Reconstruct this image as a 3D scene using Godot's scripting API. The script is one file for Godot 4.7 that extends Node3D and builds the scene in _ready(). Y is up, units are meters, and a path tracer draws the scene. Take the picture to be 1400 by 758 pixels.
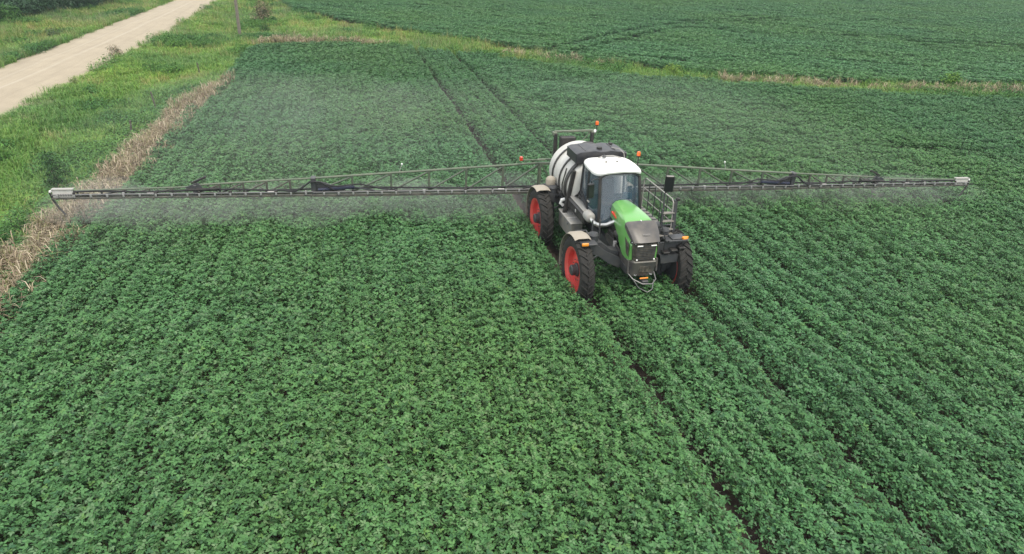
extends Node3D
# A self-propelled sprayer working in a soybean field beside a gravel road, seen from a drone.
# Units are metres, y is up. The camera stands 9.8 m over the origin and looks along -z.

var cam: Camera3D
var rng := RandomNumberGenerator.new()
var used := {}
var M := {}
const YAW := 13.9                       # heading of the machine and of the crop rows, degrees
const SITE := Vector3(3.01, 0.0, -20.81)  # middle of the wheelbase on the ground


# ------------------------------------------------------------------ shape collector
class MB:
	var v := PackedVector3Array()
	var mark := 0

	func begin() -> void:
		mark = v.size()

	func finish() -> void:
		# closed shape: turn every triangle so that it faces outwards (clockwise)
		var mid := Vector3.ZERO
		for i in range(mark, v.size()):
			mid += v[i]
		mid /= maxf(1.0, v.size() - mark)
		var vol := 0.0
		for i in range(mark, v.size(), 3):
			vol += (v[i] - mid).dot((v[i + 1] - mid).cross(v[i + 2] - mid))
		if vol > 0.0:
			for i in range(mark, v.size(), 3):
				var t := v[i + 1]
				v[i + 1] = v[i + 2]
				v[i + 2] = t

	func tri(a: Vector3, b: Vector3, c: Vector3) -> void:
		v.append(a); v.append(b); v.append(c)

	func quad(a: Vector3, b: Vector3, c: Vector3, d: Vector3) -> void:
		tri(a, b, c); tri(a, c, d)

	func box(c: Vector3, s: Vector3, bev := 0.0, b := Basis()) -> MB:
		begin()
		var h := s * 0.5
		var k := minf(bev, minf(h.x, minf(h.y, h.z)) * 0.9)
		if k <= 0.0:
			var p := []
			for i in 8:
				p.append(c + b * Vector3(h.x * (1 if i & 1 else -1), h.y * (1 if i & 2 else -1), h.z * (1 if i & 4 else -1)))
			quad(p[0], p[1], p[3], p[2]); quad(p[4], p[6], p[7], p[5])
			quad(p[0], p[4], p[5], p[1]); quad(p[2], p[3], p[7], p[6])
			quad(p[0], p[2], p[6], p[4]); quad(p[1], p[5], p[7], p[3])
			finish()
			return self
		var q := {}
		for i in 8:
			var s3 := Vector3(1 if i & 1 else -1, 1 if i & 2 else -1, 1 if i & 4 else -1)
			for ax in 3:
				var l := h - Vector3(k, k, k)
				l[ax] = h[ax]
				q[i * 3 + ax] = c + b * (l * s3)
		for ax in 3:
			var u := (ax + 1) % 3
			var w := (ax + 2) % 3
			for sd in 2:
				var f := []
				for uv in [[0, 0], [1, 0], [1, 1], [0, 1]]:
					f.append(q[((sd << ax) | (uv[0] << u) | (uv[1] << w)) * 3 + ax])
				if sd == 0: quad(f[0], f[1], f[2], f[3])
				else: quad(f[3], f[2], f[1], f[0])
			for uv in [[0, 0], [1, 0], [0, 1], [1, 1]]:
				var i0: int = (uv[0] << u) | (uv[1] << w)
				var i1: int = i0 | (1 << ax)
				if (uv[0] + uv[1]) % 2 == 0: quad(q[i0 * 3 + u], q[i1 * 3 + u], q[i1 * 3 + w], q[i0 * 3 + w])
				else: quad(q[i0 * 3 + w], q[i1 * 3 + w], q[i1 * 3 + u], q[i0 * 3 + u])
		for i in 8:
			var odd: bool = ((i & 1) + ((i >> 1) & 1) + ((i >> 2) & 1)) % 2 == 1
			if odd: tri(q[i * 3], q[i * 3 + 2], q[i * 3 + 1])
			else: tri(q[i * 3], q[i * 3 + 1], q[i * 3 + 2])
		finish()
		return self

	func rod(a: Vector3, b: Vector3, r: float, n := 8, r2 := -1.0) -> MB:
		return tube([a, b], r, n, r2)

	func tube(pts: Array, r: float, n := 8, r2 := -1.0) -> MB:
		begin()
		if r2 < 0.0: r2 = r
		var rings := []
		var side := Vector3.ZERO
		for i in pts.size():
			var p: Vector3 = pts[i]
			var d: Vector3 = (pts[mini(i + 1, pts.size() - 1)] - pts[maxi(i - 1, 0)]).normalized()
			if side == Vector3.ZERO:
				side = d.cross(Vector3.UP if absf(d.y) < 0.9 else Vector3.RIGHT).normalized()
			side = (side - d * side.dot(d)).normalized()
			var up := side.cross(d)
			var rr: float = lerpf(r, r2, float(i) / maxf(1.0, pts.size() - 1))
			var ring := []
			for k in n:
				var t := TAU * k / n
				ring.append(p + side * cos(t) * rr + up * sin(t) * rr)
			rings.append(ring)
		_skin(rings)
		finish()
		return self

	func loft(rings: Array) -> MB:
		begin(); _skin(rings); finish()
		return self

	func _skin(rings: Array) -> void:
		for i in rings.size() - 1:
			var a: Array = rings[i]
			var b: Array = rings[i + 1]
			for k in a.size():
				var k2 := (k + 1) % a.size()
				quad(a[k], a[k2], b[k2], b[k])
		for e in 2:
			var ring: Array = rings[0] if e == 0 else rings[-1]
			var c := Vector3.ZERO
			for p in ring: c += p
			c /= ring.size()
			for k in ring.size():
				if e == 0: tri(c, ring[(k + 1) % ring.size()], ring[k])
				else: tri(c, ring[k], ring[(k + 1) % ring.size()])

	# profile of (radius, height) spun round the y axis of the transform
	func lathe(profile: Array, at: Transform3D, n := 24, full := TAU, start := 0.0) -> MB:
		begin()
		var steps: int = n
		for i in profile.size() - 1:
			var p0: Vector2 = profile[i]
			var p1: Vector2 = profile[i + 1]
			for k in steps:
				var t0 := start + full * k / steps
				var t1 := start + full * (k + 1) / steps
				var a := at * Vector3(p0.x * cos(t0), p0.y, p0.x * sin(t0))
				var b := at * Vector3(p0.x * cos(t1), p0.y, p0.x * sin(t1))
				var c := at * Vector3(p1.x * cos(t1), p1.y, p1.x * sin(t1))
				var d := at * Vector3(p1.x * cos(t0), p1.y, p1.x * sin(t0))
				if p0.x > 1e-6: tri(a, b, c)
				if p1.x > 1e-6: tri(a, c, d)
		finish()
		return self

	# outline in (u, v) pushed along the third axis; o + u*ax + v*ay, depth along az from -d/2 to d/2
	func prism(poly: Array, o: Vector3, ax: Vector3, ay: Vector3, az: Vector3, d: float) -> MB:
		begin()
		var p2 := PackedVector2Array()
		for p in poly: p2.append(p)
		var idx := Geometry2D.triangulate_polygon(p2)
		if Geometry2D.is_polygon_clockwise(p2):
			p2.reverse()
			idx = Geometry2D.triangulate_polygon(p2)
		var f := []
		var g := []
		for p in p2:
			f.append(o + ax * p.x + ay * p.y + az * d * 0.5)
			g.append(o + ax * p.x + ay * p.y - az * d * 0.5)
		for i in range(0, idx.size(), 3):
			var a := p2[idx[i]]; var b := p2[idx[i + 1]]; var c := p2[idx[i + 2]]
			var ccw := (b - a).cross(c - a) > 0.0
			var i1: int = idx[i + 1] if ccw else idx[i + 2]
			var i2: int = idx[i + 2] if ccw else idx[i + 1]
			tri(f[idx[i]], f[i1], f[i2]); tri(g[idx[i]], g[i2], g[i1])
		for k in f.size():
			var k2 := (k + 1) % f.size()
			quad(g[k], g[k2], f[k2], f[k])
		finish()
		return self

	# open sheet from a grid of points, given a thickness
	func sheet(grid: Array, thick: float) -> MB:
		begin()
		var nr := grid.size()
		var nc: int = grid[0].size()
		var off := []
		for i in nr:
			var row := []
			for j in nc:
				var du: Vector3 = grid[mini(i + 1, nr - 1)][j] - grid[maxi(i - 1, 0)][j]
				var dv: Vector3 = grid[i][mini(j + 1, nc - 1)] - grid[i][maxi(j - 1, 0)]
				row.append(grid[i][j] + du.cross(dv).normalized() * thick)
			off.append(row)
		for i in nr - 1:
			for j in nc - 1:
				quad(grid[i][j], grid[i + 1][j], grid[i + 1][j + 1], grid[i][j + 1])
				quad(off[i][j], off[i][j + 1], off[i + 1][j + 1], off[i + 1][j])
		for i in nr - 1:
			quad(grid[i][0], off[i][0], off[i + 1][0], grid[i + 1][0])
			quad(grid[i][nc - 1], grid[i + 1][nc - 1], off[i + 1][nc - 1], off[i][nc - 1])
		for j in nc - 1:
			quad(grid[0][j], grid[0][j + 1], off[0][j + 1], off[0][j])
			quad(grid[nr - 1][j], off[nr - 1][j], off[nr - 1][j + 1], grid[nr - 1][j + 1])
		finish()
		return self

	func mesh(mat: Material, crease := 38.0) -> ArrayMesh:
		var lim := cos(deg_to_rad(crease))
		var fn := PackedVector3Array()
		var area := PackedVector3Array()
		var near := {}
		for i in range(0, v.size(), 3):
			var x := (v[i + 2] - v[i]).cross(v[i + 1] - v[i])
			area.append(x)
			fn.append(x.normalized())
			for k in 3:
				var key := Vector3i((v[i + k] * 4000.0).round())
				if not near.has(key): near[key] = PackedInt32Array()
				near[key].append(i / 3)
		var nn := PackedVector3Array()
		nn.resize(v.size())
		for i in v.size():
			var key := Vector3i((v[i] * 4000.0).round())
			var me := fn[i / 3]
			var sum := Vector3.ZERO
			for f in near[key]:
				if fn[f].dot(me) > lim: sum += area[f]
			nn[i] = sum.normalized() if sum.length_squared() > 0.0 else (me if me != Vector3.ZERO else Vector3.UP)
		var arr := []
		arr.resize(Mesh.ARRAY_MAX)
		arr[Mesh.ARRAY_VERTEX] = v
		arr[Mesh.ARRAY_NORMAL] = nn
		var m := ArrayMesh.new()
		m.add_surface_from_arrays(Mesh.PRIMITIVE_TRIANGLES, arr)
		m.surface_set_material(0, mat)
		return m


# ------------------------------------------------------------------ naming
func numbered(called: String) -> String:
	var n: int = used.get(called, -1) + 1
	used[called] = n
	return called if n == 0 else "%s_%03d" % [called, n]

func tag(o: Node, label: String, category: String, group := "") -> Node:
	o.set_meta("label", label)
	o.set_meta("category", category)
	if group: o.set_meta("group", group)
	return o

func thing(called: String, label: String, category: String, at := Vector3.ZERO, turn := 0.0, group := "") -> Node3D:
	var o := Node3D.new()
	o.name = numbered(called)
	add_child(o)
	o.position = at
	o.rotation_degrees.y = turn
	tag(o, label, category, group)
	return o

func part(parent: Node3D, called: String, mb: MB, mat: Material, crease := 38.0) -> MeshInstance3D:
	return put(parent, called, mb.mesh(mat, crease))

func put(parent: Node3D, called: String, mesh: Mesh, at := Transform3D()) -> MeshInstance3D:
	var o := MeshInstance3D.new()
	o.name = called
	o.mesh = mesh
	o.transform = at
	parent.add_child(o, true)
	return o

func lin(r: float, g: float, b: float) -> Color:
	return Color(r, g, b).linear_to_srgb()

func noise_tex(sd: int, freq: float, lo: Color, hi: Color, size := 512, oct := 4) -> NoiseTexture2D:
	var n := FastNoiseLite.new()
	n.seed = sd
	n.frequency = freq
	n.fractal_octaves = oct
	var g := Gradient.new()
	g.set_color(0, lo)
	g.set_color(1, hi)
	var t := NoiseTexture2D.new()
	t.width = size; t.height = size
	t.seamless = true
	t.noise = n
	t.color_ramp = g
	return t

func paint(r: float, g: float, b: float, rough := 0.5, metal := 0.0) -> StandardMaterial3D:
	var m := StandardMaterial3D.new()
	m.albedo_color = lin(r, g, b)
	m.roughness = rough
	m.metallic = metal
	return m

# paint with a film of field dust over it: patches of a second colour, on three planes
func dusty(r: float, g: float, b: float, dust: float, rough := 0.5, metal := 0.0, sd := 1, scale := 0.9) -> StandardMaterial3D:
	var m := paint(1, 1, 1, rough, metal)
	var c := Color(r, g, b)
	var d := c.lerp(Color(0.33, 0.28, 0.21), dust)
	m.albedo_texture = noise_tex(sd, 0.012, c.linear_to_srgb(), d.linear_to_srgb(), 256, 5)
	m.uv1_triplanar = true
	m.uv1_scale = Vector3.ONE * scale
	return m


# ------------------------------------------------------------------ start
func _ready() -> void:
	rng.seed = 20240711
	set_camera_and_light()
	make_materials()
	make_ground()
	make_road()
	print("sprayer")
	make_sprayer()
	make_mist()
	make_roadside()
	print("crops")
	make_crops()
	print("grass")
	make_grass()
	print("done")


func set_camera_and_light() -> void:
	cam = Camera3D.new()
	cam.name = "camera"
	cam.position = Vector3(0, 9.8, 0)
	cam.rotation_degrees = Vector3(-26.35, 0.0, 1.74)
	cam.fov = 43.87
	cam.near = 0.1
	cam.far = 4000.0
	add_child(cam)
	cam.current = true

	var e := Environment.new()
	e.background_mode = Environment.BG_SKY
	var sm := ProceduralSkyMaterial.new()
	sm.sky_top_color = Color(0.83, 0.845, 0.86)
	sm.sky_horizon_color = Color(0.85, 0.86, 0.865)
	sm.sky_curve = 0.2
	sm.ground_horizon_color = Color(0.45, 0.5, 0.45)
	sm.ground_bottom_color = Color(0.2, 0.26, 0.18)
	sm.sun_angle_max = 1.0
	var sky := Sky.new()
	sky.sky_material = sm
	e.sky = sky
	e.tonemap_mode = Environment.TONE_MAPPER_LINEAR
	e.tonemap_exposure = 2.1
	e.sdfgi_enabled = true
	e.ssao_enabled = true
	e.ssil_enabled = true
	e.fog_enabled = true
	e.fog_density = 0.0004
	e.fog_light_color = Color(0.86, 0.92, 0.95)
	e.volumetric_fog_enabled = true
	e.volumetric_fog_density = 0.0
	var we := WorldEnvironment.new()
	we.name = "environment"
	we.environment = e
	add_child(we)

	var sun := DirectionalLight3D.new()
	sun.name = "sun"
	sun.light_color = Color(1.0, 0.97, 0.92)
	sun.light_energy = 0.45
	sun.light_angular_distance = 25.0
	sun.shadow_enabled = true
	sun.rotation_degrees = Vector3(-66, 35, 0)
	add_child(sun)


func make_materials() -> void:
	M.green = dusty(0.12, 0.40, 0.08, 0.16, 0.3, 0.0, 2, 1.3)
	M.green.clearcoat_enabled = true
	M.green.clearcoat = 1.0
	M.green.clearcoat_roughness = 0.2
	M.boom_green = dusty(0.10, 0.135, 0.095, 0.3, 0.5, 0.0, 3)
	M.boom_grey = dusty(0.06, 0.065, 0.06, 0.35, 0.55, 0.3, 4)
	M.strut = dusty(0.065, 0.09, 0.065, 0.2, 0.5, 0.0, 18)
	M.frame = dusty(0.042, 0.046, 0.054, 0.10, 0.5, 0.0, 5)
	M.nose = dusty(0.05, 0.05, 0.055, 0.3, 0.38, 0.0, 6)
	M.black = dusty(0.014, 0.014, 0.016, 0.12, 0.55, 0.0, 7)
	M.cover = dusty(0.022, 0.024, 0.032, 0.12, 0.42, 0.0, 8)
	M.rubber = dusty(0.017, 0.0168, 0.0165, 0.05, 0.85, 0.0, 9, 1.6)
	M.red = dusty(0.72, 0.055, 0.05, 0.28, 0.42, 0.0, 10)
	M.white = dusty(0.82, 0.82, 0.80, 0.10, 0.35, 0.0, 19, 1.3)
	M.tank = dusty(0.60, 0.60, 0.575, 0.35, 0.45, 0.0, 11)
	M.tan = dusty(0.36, 0.325, 0.275, 0.5, 0.7, 0.0, 12)
	M.grey = dusty(0.16, 0.16, 0.155, 0.5, 0.6, 0.0, 13)
	M.light_grey = dusty(0.34, 0.34, 0.33, 0.4, 0.5, 0.0, 14)
	M.chrome = paint(0.62, 0.62, 0.60, 0.28, 0.85)
	M.steel = paint(0.2, 0.2, 0.2, 0.45, 0.6)
	M.mesh_grille = dusty(0.035, 0.033, 0.03, 0.45, 0.6, 0.2, 15, 2.0)
	M.mirror = paint(0.012, 0.013, 0.015, 0.3)
	M.seat = paint(0.09, 0.065, 0.05, 0.8)
	M.trim = paint(0.05, 0.05, 0.055, 0.7)
	M.pale = paint(0.45, 0.44, 0.42, 0.6)
	M.hose = paint(0.012, 0.012, 0.014, 0.5)
	M.blue = paint(0.03, 0.035, 0.07, 0.4)
	M.nozzle = paint(0.30, 0.30, 0.295, 0.5)
	M.amber = paint(0.85, 0.30, 0.03, 0.3)
	M.orange = paint(0.85, 0.16, 0.03, 0.25)
	M.redlens = paint(0.55, 0.04, 0.02, 0.25)
	M.lamp = paint(0.85, 0.85, 0.84, 0.15)
	M.lens = paint(0.55, 0.58, 0.6, 0.1, 0.6)
	M.sticker = paint(0.62, 0.05, 0.03, 0.4)
	M.letters = paint(0.16, 0.16, 0.16, 0.35, 0.3)
	M.wood = dusty(0.16, 0.14, 0.12, 0.5, 0.9, 0.0, 16, 1.2)
	M.post = dusty(0.05, 0.045, 0.04, 0.4, 0.9, 0.0, 17, 2.0)
	M.screen = paint(0.05, 0.1, 0.14, 0.1)
	var g := StandardMaterial3D.new()
	g.albedo_color = Color(0.30, 0.42, 0.50, 0.2)
	g.transparency = BaseMaterial3D.TRANSPARENCY_ALPHA
	g.roughness = 0.03
	g.metallic_specular = 0.7
	M.glass = g
	var leaf := StandardMaterial3D.new()
	leaf.vertex_color_use_as_albedo = true
	leaf.roughness = 0.5
	leaf.metallic_specular = 0.32
	leaf.backlight = Color(0.46, 0.72, 0.32)
	leaf.cull_mode = BaseMaterial3D.CULL_DISABLED
	M.leaf = leaf
	var blade := leaf.duplicate()
	blade.roughness = 0.6
	M.blade = blade
	var straw := StandardMaterial3D.new()
	straw.vertex_color_use_as_albedo = true
	straw.roughness = 0.85
	straw.backlight = Color(0.25, 0.2, 0.12)
	straw.cull_mode = BaseMaterial3D.CULL_DISABLED
	M.straw = straw


# ------------------------------------------------------------------ terrain
func polyline_x(pts: Array, z: float) -> float:
	# x of a polyline that runs along z (z falling)
	if z >= pts[0].y:
		return pts[0].x + (pts[1].x - pts[0].x) * (z - pts[0].y) / (pts[1].y - pts[0].y)
	for i in pts.size() - 1:
		if z <= pts[i].y and z >= pts[i + 1].y:
			return lerpf(pts[i].x, pts[i + 1].x, (z - pts[i].y) / (pts[i + 1].y - pts[i].y))
	var a: Vector2 = pts[-2]
	var b: Vector2 = pts[-1]
	return b.x + (b.x - a.x) * (z - b.y) / (b.y - a.y)

const ROAD_L := [Vector2(-38.4, -52.0), Vector2(-42.8, -71.5), Vector2(-51.0, -108.5)]
const ROAD_R := [Vector2(-28.7, -38.9), Vector2(-30.7, -49.0), Vector2(-32.9, -60.4), Vector2(-37.0, -78.2), Vector2(-45.0, -110.5)]
const FIELD_EDGE := [Vector2(-13.9, -16.0), Vector2(-14.6, -18.9), Vector2(-15.4, -23.7), Vector2(-16.4, -28.9), Vector2(-17.8, -35.8), Vector2(-19.3, -44.8), Vector2(-23.5, -63.3)]
var field_near := PackedVector2Array([Vector2(-9.3, 6.0), Vector2(-13.0, -10.0), Vector2(-13.9, -16.0), Vector2(-14.6, -18.9), Vector2(-15.4, -23.7), Vector2(-16.4, -28.9), Vector2(-17.8, -35.8), Vector2(-19.3, -44.8), Vector2(-21.6, -55.0), Vector2(-23.5, -63.3), Vector2(-18.0, -65.5), Vector2(-11.2, -65.0), Vector2(-4.4, -62.0), Vector2(3.0, -58.0), Vector2(9.8, -55.4), Vector2(16.3, -54.3), Vector2(23.8, -52.2), Vector2(36.6, -51.0), Vector2(80.0, -50.0), Vector2(80.0, 6.0)])
var field_far := PackedVector2Array([Vector2(-60, -190), Vector2(-38.0, -118.0), Vector2(-35.3, -109.0), Vector2(-31.1, -98.7), Vector2(-19.5, -84.2), Vector2(-10.0, -75.8), Vector2(-0.7, -68.1), Vector2(5.9, -63.2), Vector2(11.8, -60.4), Vector2(17.5, -58.6), Vector2(25.8, -56.9), Vector2(34.6, -56.9), Vector2(41.2, -57.9), Vector2(100.0, -62.0), Vector2(170.0, -110.0), Vector2(170, -190)])

func road_mid(z: float) -> float:
	return 0.5 * (polyline_x(ROAD_L, z) + polyline_x(ROAD_R, z))

func height(x: float, z: float) -> float:
	var h := 0.0
	var r := polyline_x(ROAD_R, z)
	var l := polyline_x(ROAD_L, z)
	var f := minf(polyline_x(FIELD_EDGE, z), -12.0)
	if x > r and x < f:
		var t := (x - r) / maxf(1.0, f - r)
		h -= 0.45 * sin(PI * clampf(t, 0.0, 1.0)) ** 2
	elif x < l:
		h -= 0.5 * sin(PI * clampf((l - x) / 9.0, 0.0, 1.0)) ** 2
	# the field falls away gently on the right of the machine
	var a := (x - SITE.x) * cos(deg_to_rad(YAW)) - (z - SITE.z) * sin(deg_to_rad(YAW))
	return h - 0.38 * smoothstep(4.0, 19.0, a)

func inside(poly: PackedVector2Array, x: float, z: float) -> bool:
	return Geometry2D.is_point_in_polygon(Vector2(x, z), poly)

func make_ground() -> void:
	var xs := []
	var zs := []
	for v in [-2500.0, -1200.0, -600.0, -300.0, -180.0]: xs.append(v)
	var x := -120.0
	while x <= 120.0:
		xs.append(x); x += 1.5
	for v in [150.0, 200.0, 300.0, 600.0, 1200.0, 2500.0]: xs.append(v)
	for v in [-2500.0, -1200.0, -700.0, -400.0, -260.0]: zs.append(v)
	var z := -200.0
	while z <= 24.0:
		zs.append(z); z += 1.5
	for v in [60.0, 150.0, 400.0, 1200.0, 2500.0]: zs.append(v)
	var P := PackedVector3Array()
	var N := PackedVector3Array()
	var C := PackedColorArray()
	var I := PackedInt32Array()
	for zz in zs:
		for xx in xs:
			P.append(Vector3(xx, height(xx, zz), zz))
			N.append(Vector3(height(xx - 0.4, zz) - height(xx + 0.4, zz), 0.8, height(xx, zz - 0.4) - height(xx, zz + 0.4)).normalized())
			var crop: bool = inside(field_near, xx, zz) or inside(field_far, xx, zz)
			C.append(Color(0.085, 0.062, 0.045) if crop else Color(0.07, 0.085, 0.03))
	var w := xs.size()
	for j in zs.size() - 1:
		for i in w - 1:
			var a := j * w + i
			I.append_array([a, a + 1, a + w + 1, a, a + w + 1, a + w])
	var arr := []
	arr.resize(Mesh.ARRAY_MAX)
	arr[Mesh.ARRAY_VERTEX] = P; arr[Mesh.ARRAY_NORMAL] = N; arr[Mesh.ARRAY_COLOR] = C; arr[Mesh.ARRAY_INDEX] = I
	var m := ArrayMesh.new()
	m.add_surface_from_arrays(Mesh.PRIMITIVE_TRIANGLES, arr)
	var mat := StandardMaterial3D.new()
	mat.vertex_color_use_as_albedo = true
	mat.albedo_texture = noise_tex(31, 0.02, Color(0.62, 0.62, 0.62), Color(1, 1, 1), 512, 5)
	mat.uv1_triplanar = true
	mat.uv1_world_triplanar = true
	mat.uv1_scale = Vector3.ONE * 0.35
	mat.roughness = 0.95
	m.surface_set_material(0, mat)
	var o := put(self, "ground", m)
	o.set_meta("kind", "structure")


func make_road() -> void:
	var zs := []
	var z := 40.0
	while z > -420.0:
		zs.append(z)
		z -= 3.0
	var P := PackedVector3Array(); var N := PackedVector3Array(); var U := PackedVector2Array(); var I := PackedInt32Array()
	var nu := 12
	var nz := FastNoiseLite.new()
	nz.seed = 5; nz.frequency = 0.12
	for j in zs.size():
		var l := polyline_x(ROAD_L, zs[j]) + nz.get_noise_1d(zs[j]) * 0.35
		var r := polyline_x(ROAD_R, zs[j]) + nz.get_noise_1d(zs[j] + 500.0) * 0.35
		for i in nu + 1:
			var t := float(i) / nu
			P.append(Vector3(lerpf(l, r, t), 0.02 + 0.14 * sin(PI * t), zs[j]))
			N.append(Vector3(-0.06 * cos(PI * t), 1, 0).normalized())
			U.append(Vector2(t, -zs[j] / 24.0))
	for j in zs.size() - 1:
		for i in nu:
			var a := j * (nu + 1) + i
			var b := a + nu + 1
			I.append_array([a, b, b + 1, a, b + 1, a + 1])
	var arr := []
	arr.resize(Mesh.ARRAY_MAX)
	arr[Mesh.ARRAY_VERTEX] = P; arr[Mesh.ARRAY_NORMAL] = N; arr[Mesh.ARRAY_TEX_UV] = U; arr[Mesh.ARRAY_INDEX] = I
	var m := ArrayMesh.new()
	m.add_surface_from_arrays(Mesh.PRIMITIVE_TRIANGLES, arr)
	# gravel: pale packed wheel paths, looser and darker stones between and at the shoulders
	var W := 192; var Hh := 768
	var im := Image.create(W, Hh, false, Image.FORMAT_RGB8)
	var fine := FastNoiseLite.new(); fine.seed = 77; fine.frequency = 0.35
	var mid := FastNoiseLite.new(); mid.seed = 78; mid.frequency = 0.03
	var streak := FastNoiseLite.new(); streak.seed = 79; streak.frequency = 0.06
	var base := Color(0.355, 0.30, 0.22)
	var loose := Color(0.235, 0.195, 0.145)
	var pale := Color(0.42, 0.365, 0.285)
	for y in Hh:
		var ph := TAU * y / Hh
		for xx in W:
			var u := float(xx) / W
			var s := streak.get_noise_3d(u * 260.0, cos(ph) * 9.0, sin(ph) * 9.0)
			var wheel := 0.0
			for c in [0.2, 0.37, 0.62, 0.8]:
				wheel = maxf(wheel, exp(-pow((u - c) / 0.05, 2.0)))
			var ridge := exp(-pow((u - 0.5 - 0.01 * s) / 0.022, 2.0)) + 0.6 * exp(-pow((u - 0.29 - 0.01 * s) / 0.018, 2.0))
			var edge := smoothstep(0.86, 1.0, u) + smoothstep(0.1, 0.0, u)
			var c3 := base.lerp(loose, clampf(0.35 + 0.8 * s, 0.0, 1.0) * 0.6)
			c3 = c3.lerp(base, wheel * 0.7)
			c3 = c3.lerp(pale, clampf(ridge * (0.6 + 0.8 * s), 0.0, 1.0))
			c3 = c3.lerp(Color(0.25, 0.23, 0.13), clampf(edge * (0.35 + 1.2 * mid.get_noise_2d(xx * 2.0, y)), 0.0, 0.8))
			var g := 1.0 + 0.13 * fine.get_noise_2d(xx * 3.0, y * 3.0) + 0.12 * mid.get_noise_3d(xx * 0.7, cos(ph) * 60.0, sin(ph) * 60.0)
			c3 = Color(c3.r * g, c3.g * g, c3.b * g)
			im.set_pixel(xx, y, c3.linear_to_srgb())
	var mat := StandardMaterial3D.new()
	mat.albedo_texture = ImageTexture.create_from_image(im)
	mat.roughness = 0.95
	m.surface_set_material(0, mat)
	put(self, "gravel_road", m).set_meta("kind", "structure")


# ------------------------------------------------------------------ the sprayer
# local axes: +z to the front of the machine, +x to the right as the camera sees it
const WX := 1.64
const FZ := 2.15
const RZ := -2.06
const TR := 1.03

func V(x: float, y: float, z: float) -> Vector3:
	return Vector3(x, y, z)

func axis_x(at: Vector3, s := 1.0) -> Transform3D:
	# turns a lathe's y axis onto +x (s = 1) or -x
	return Transform3D(Basis(Vector3(0, -s, 0), Vector3(s, 0, 0), Vector3(0, 0, 1)), at)

func axis_z(at: Vector3) -> Transform3D:
	return Transform3D(Basis(Vector3(1, 0, 0), Vector3(0, 0, 1), Vector3(0, -1, 0)), at)

func make_sprayer() -> void:
	var S := thing("crop_sprayer", "large green and white self-propelled crop sprayer with its wide booms unfolded", "sprayer", SITE, YAW)
	build_wheels(S)
	build_chassis(S)
	build_hood(S)
	build_cab(S)
	build_tank(S)
	build_side_gear(S)
	build_walkway(S)
	build_boom(S)

# the right wheels stand a little closer in
func inset(sd: float) -> float:
	return -0.26 if sd > 0.0 else 0.0

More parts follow.
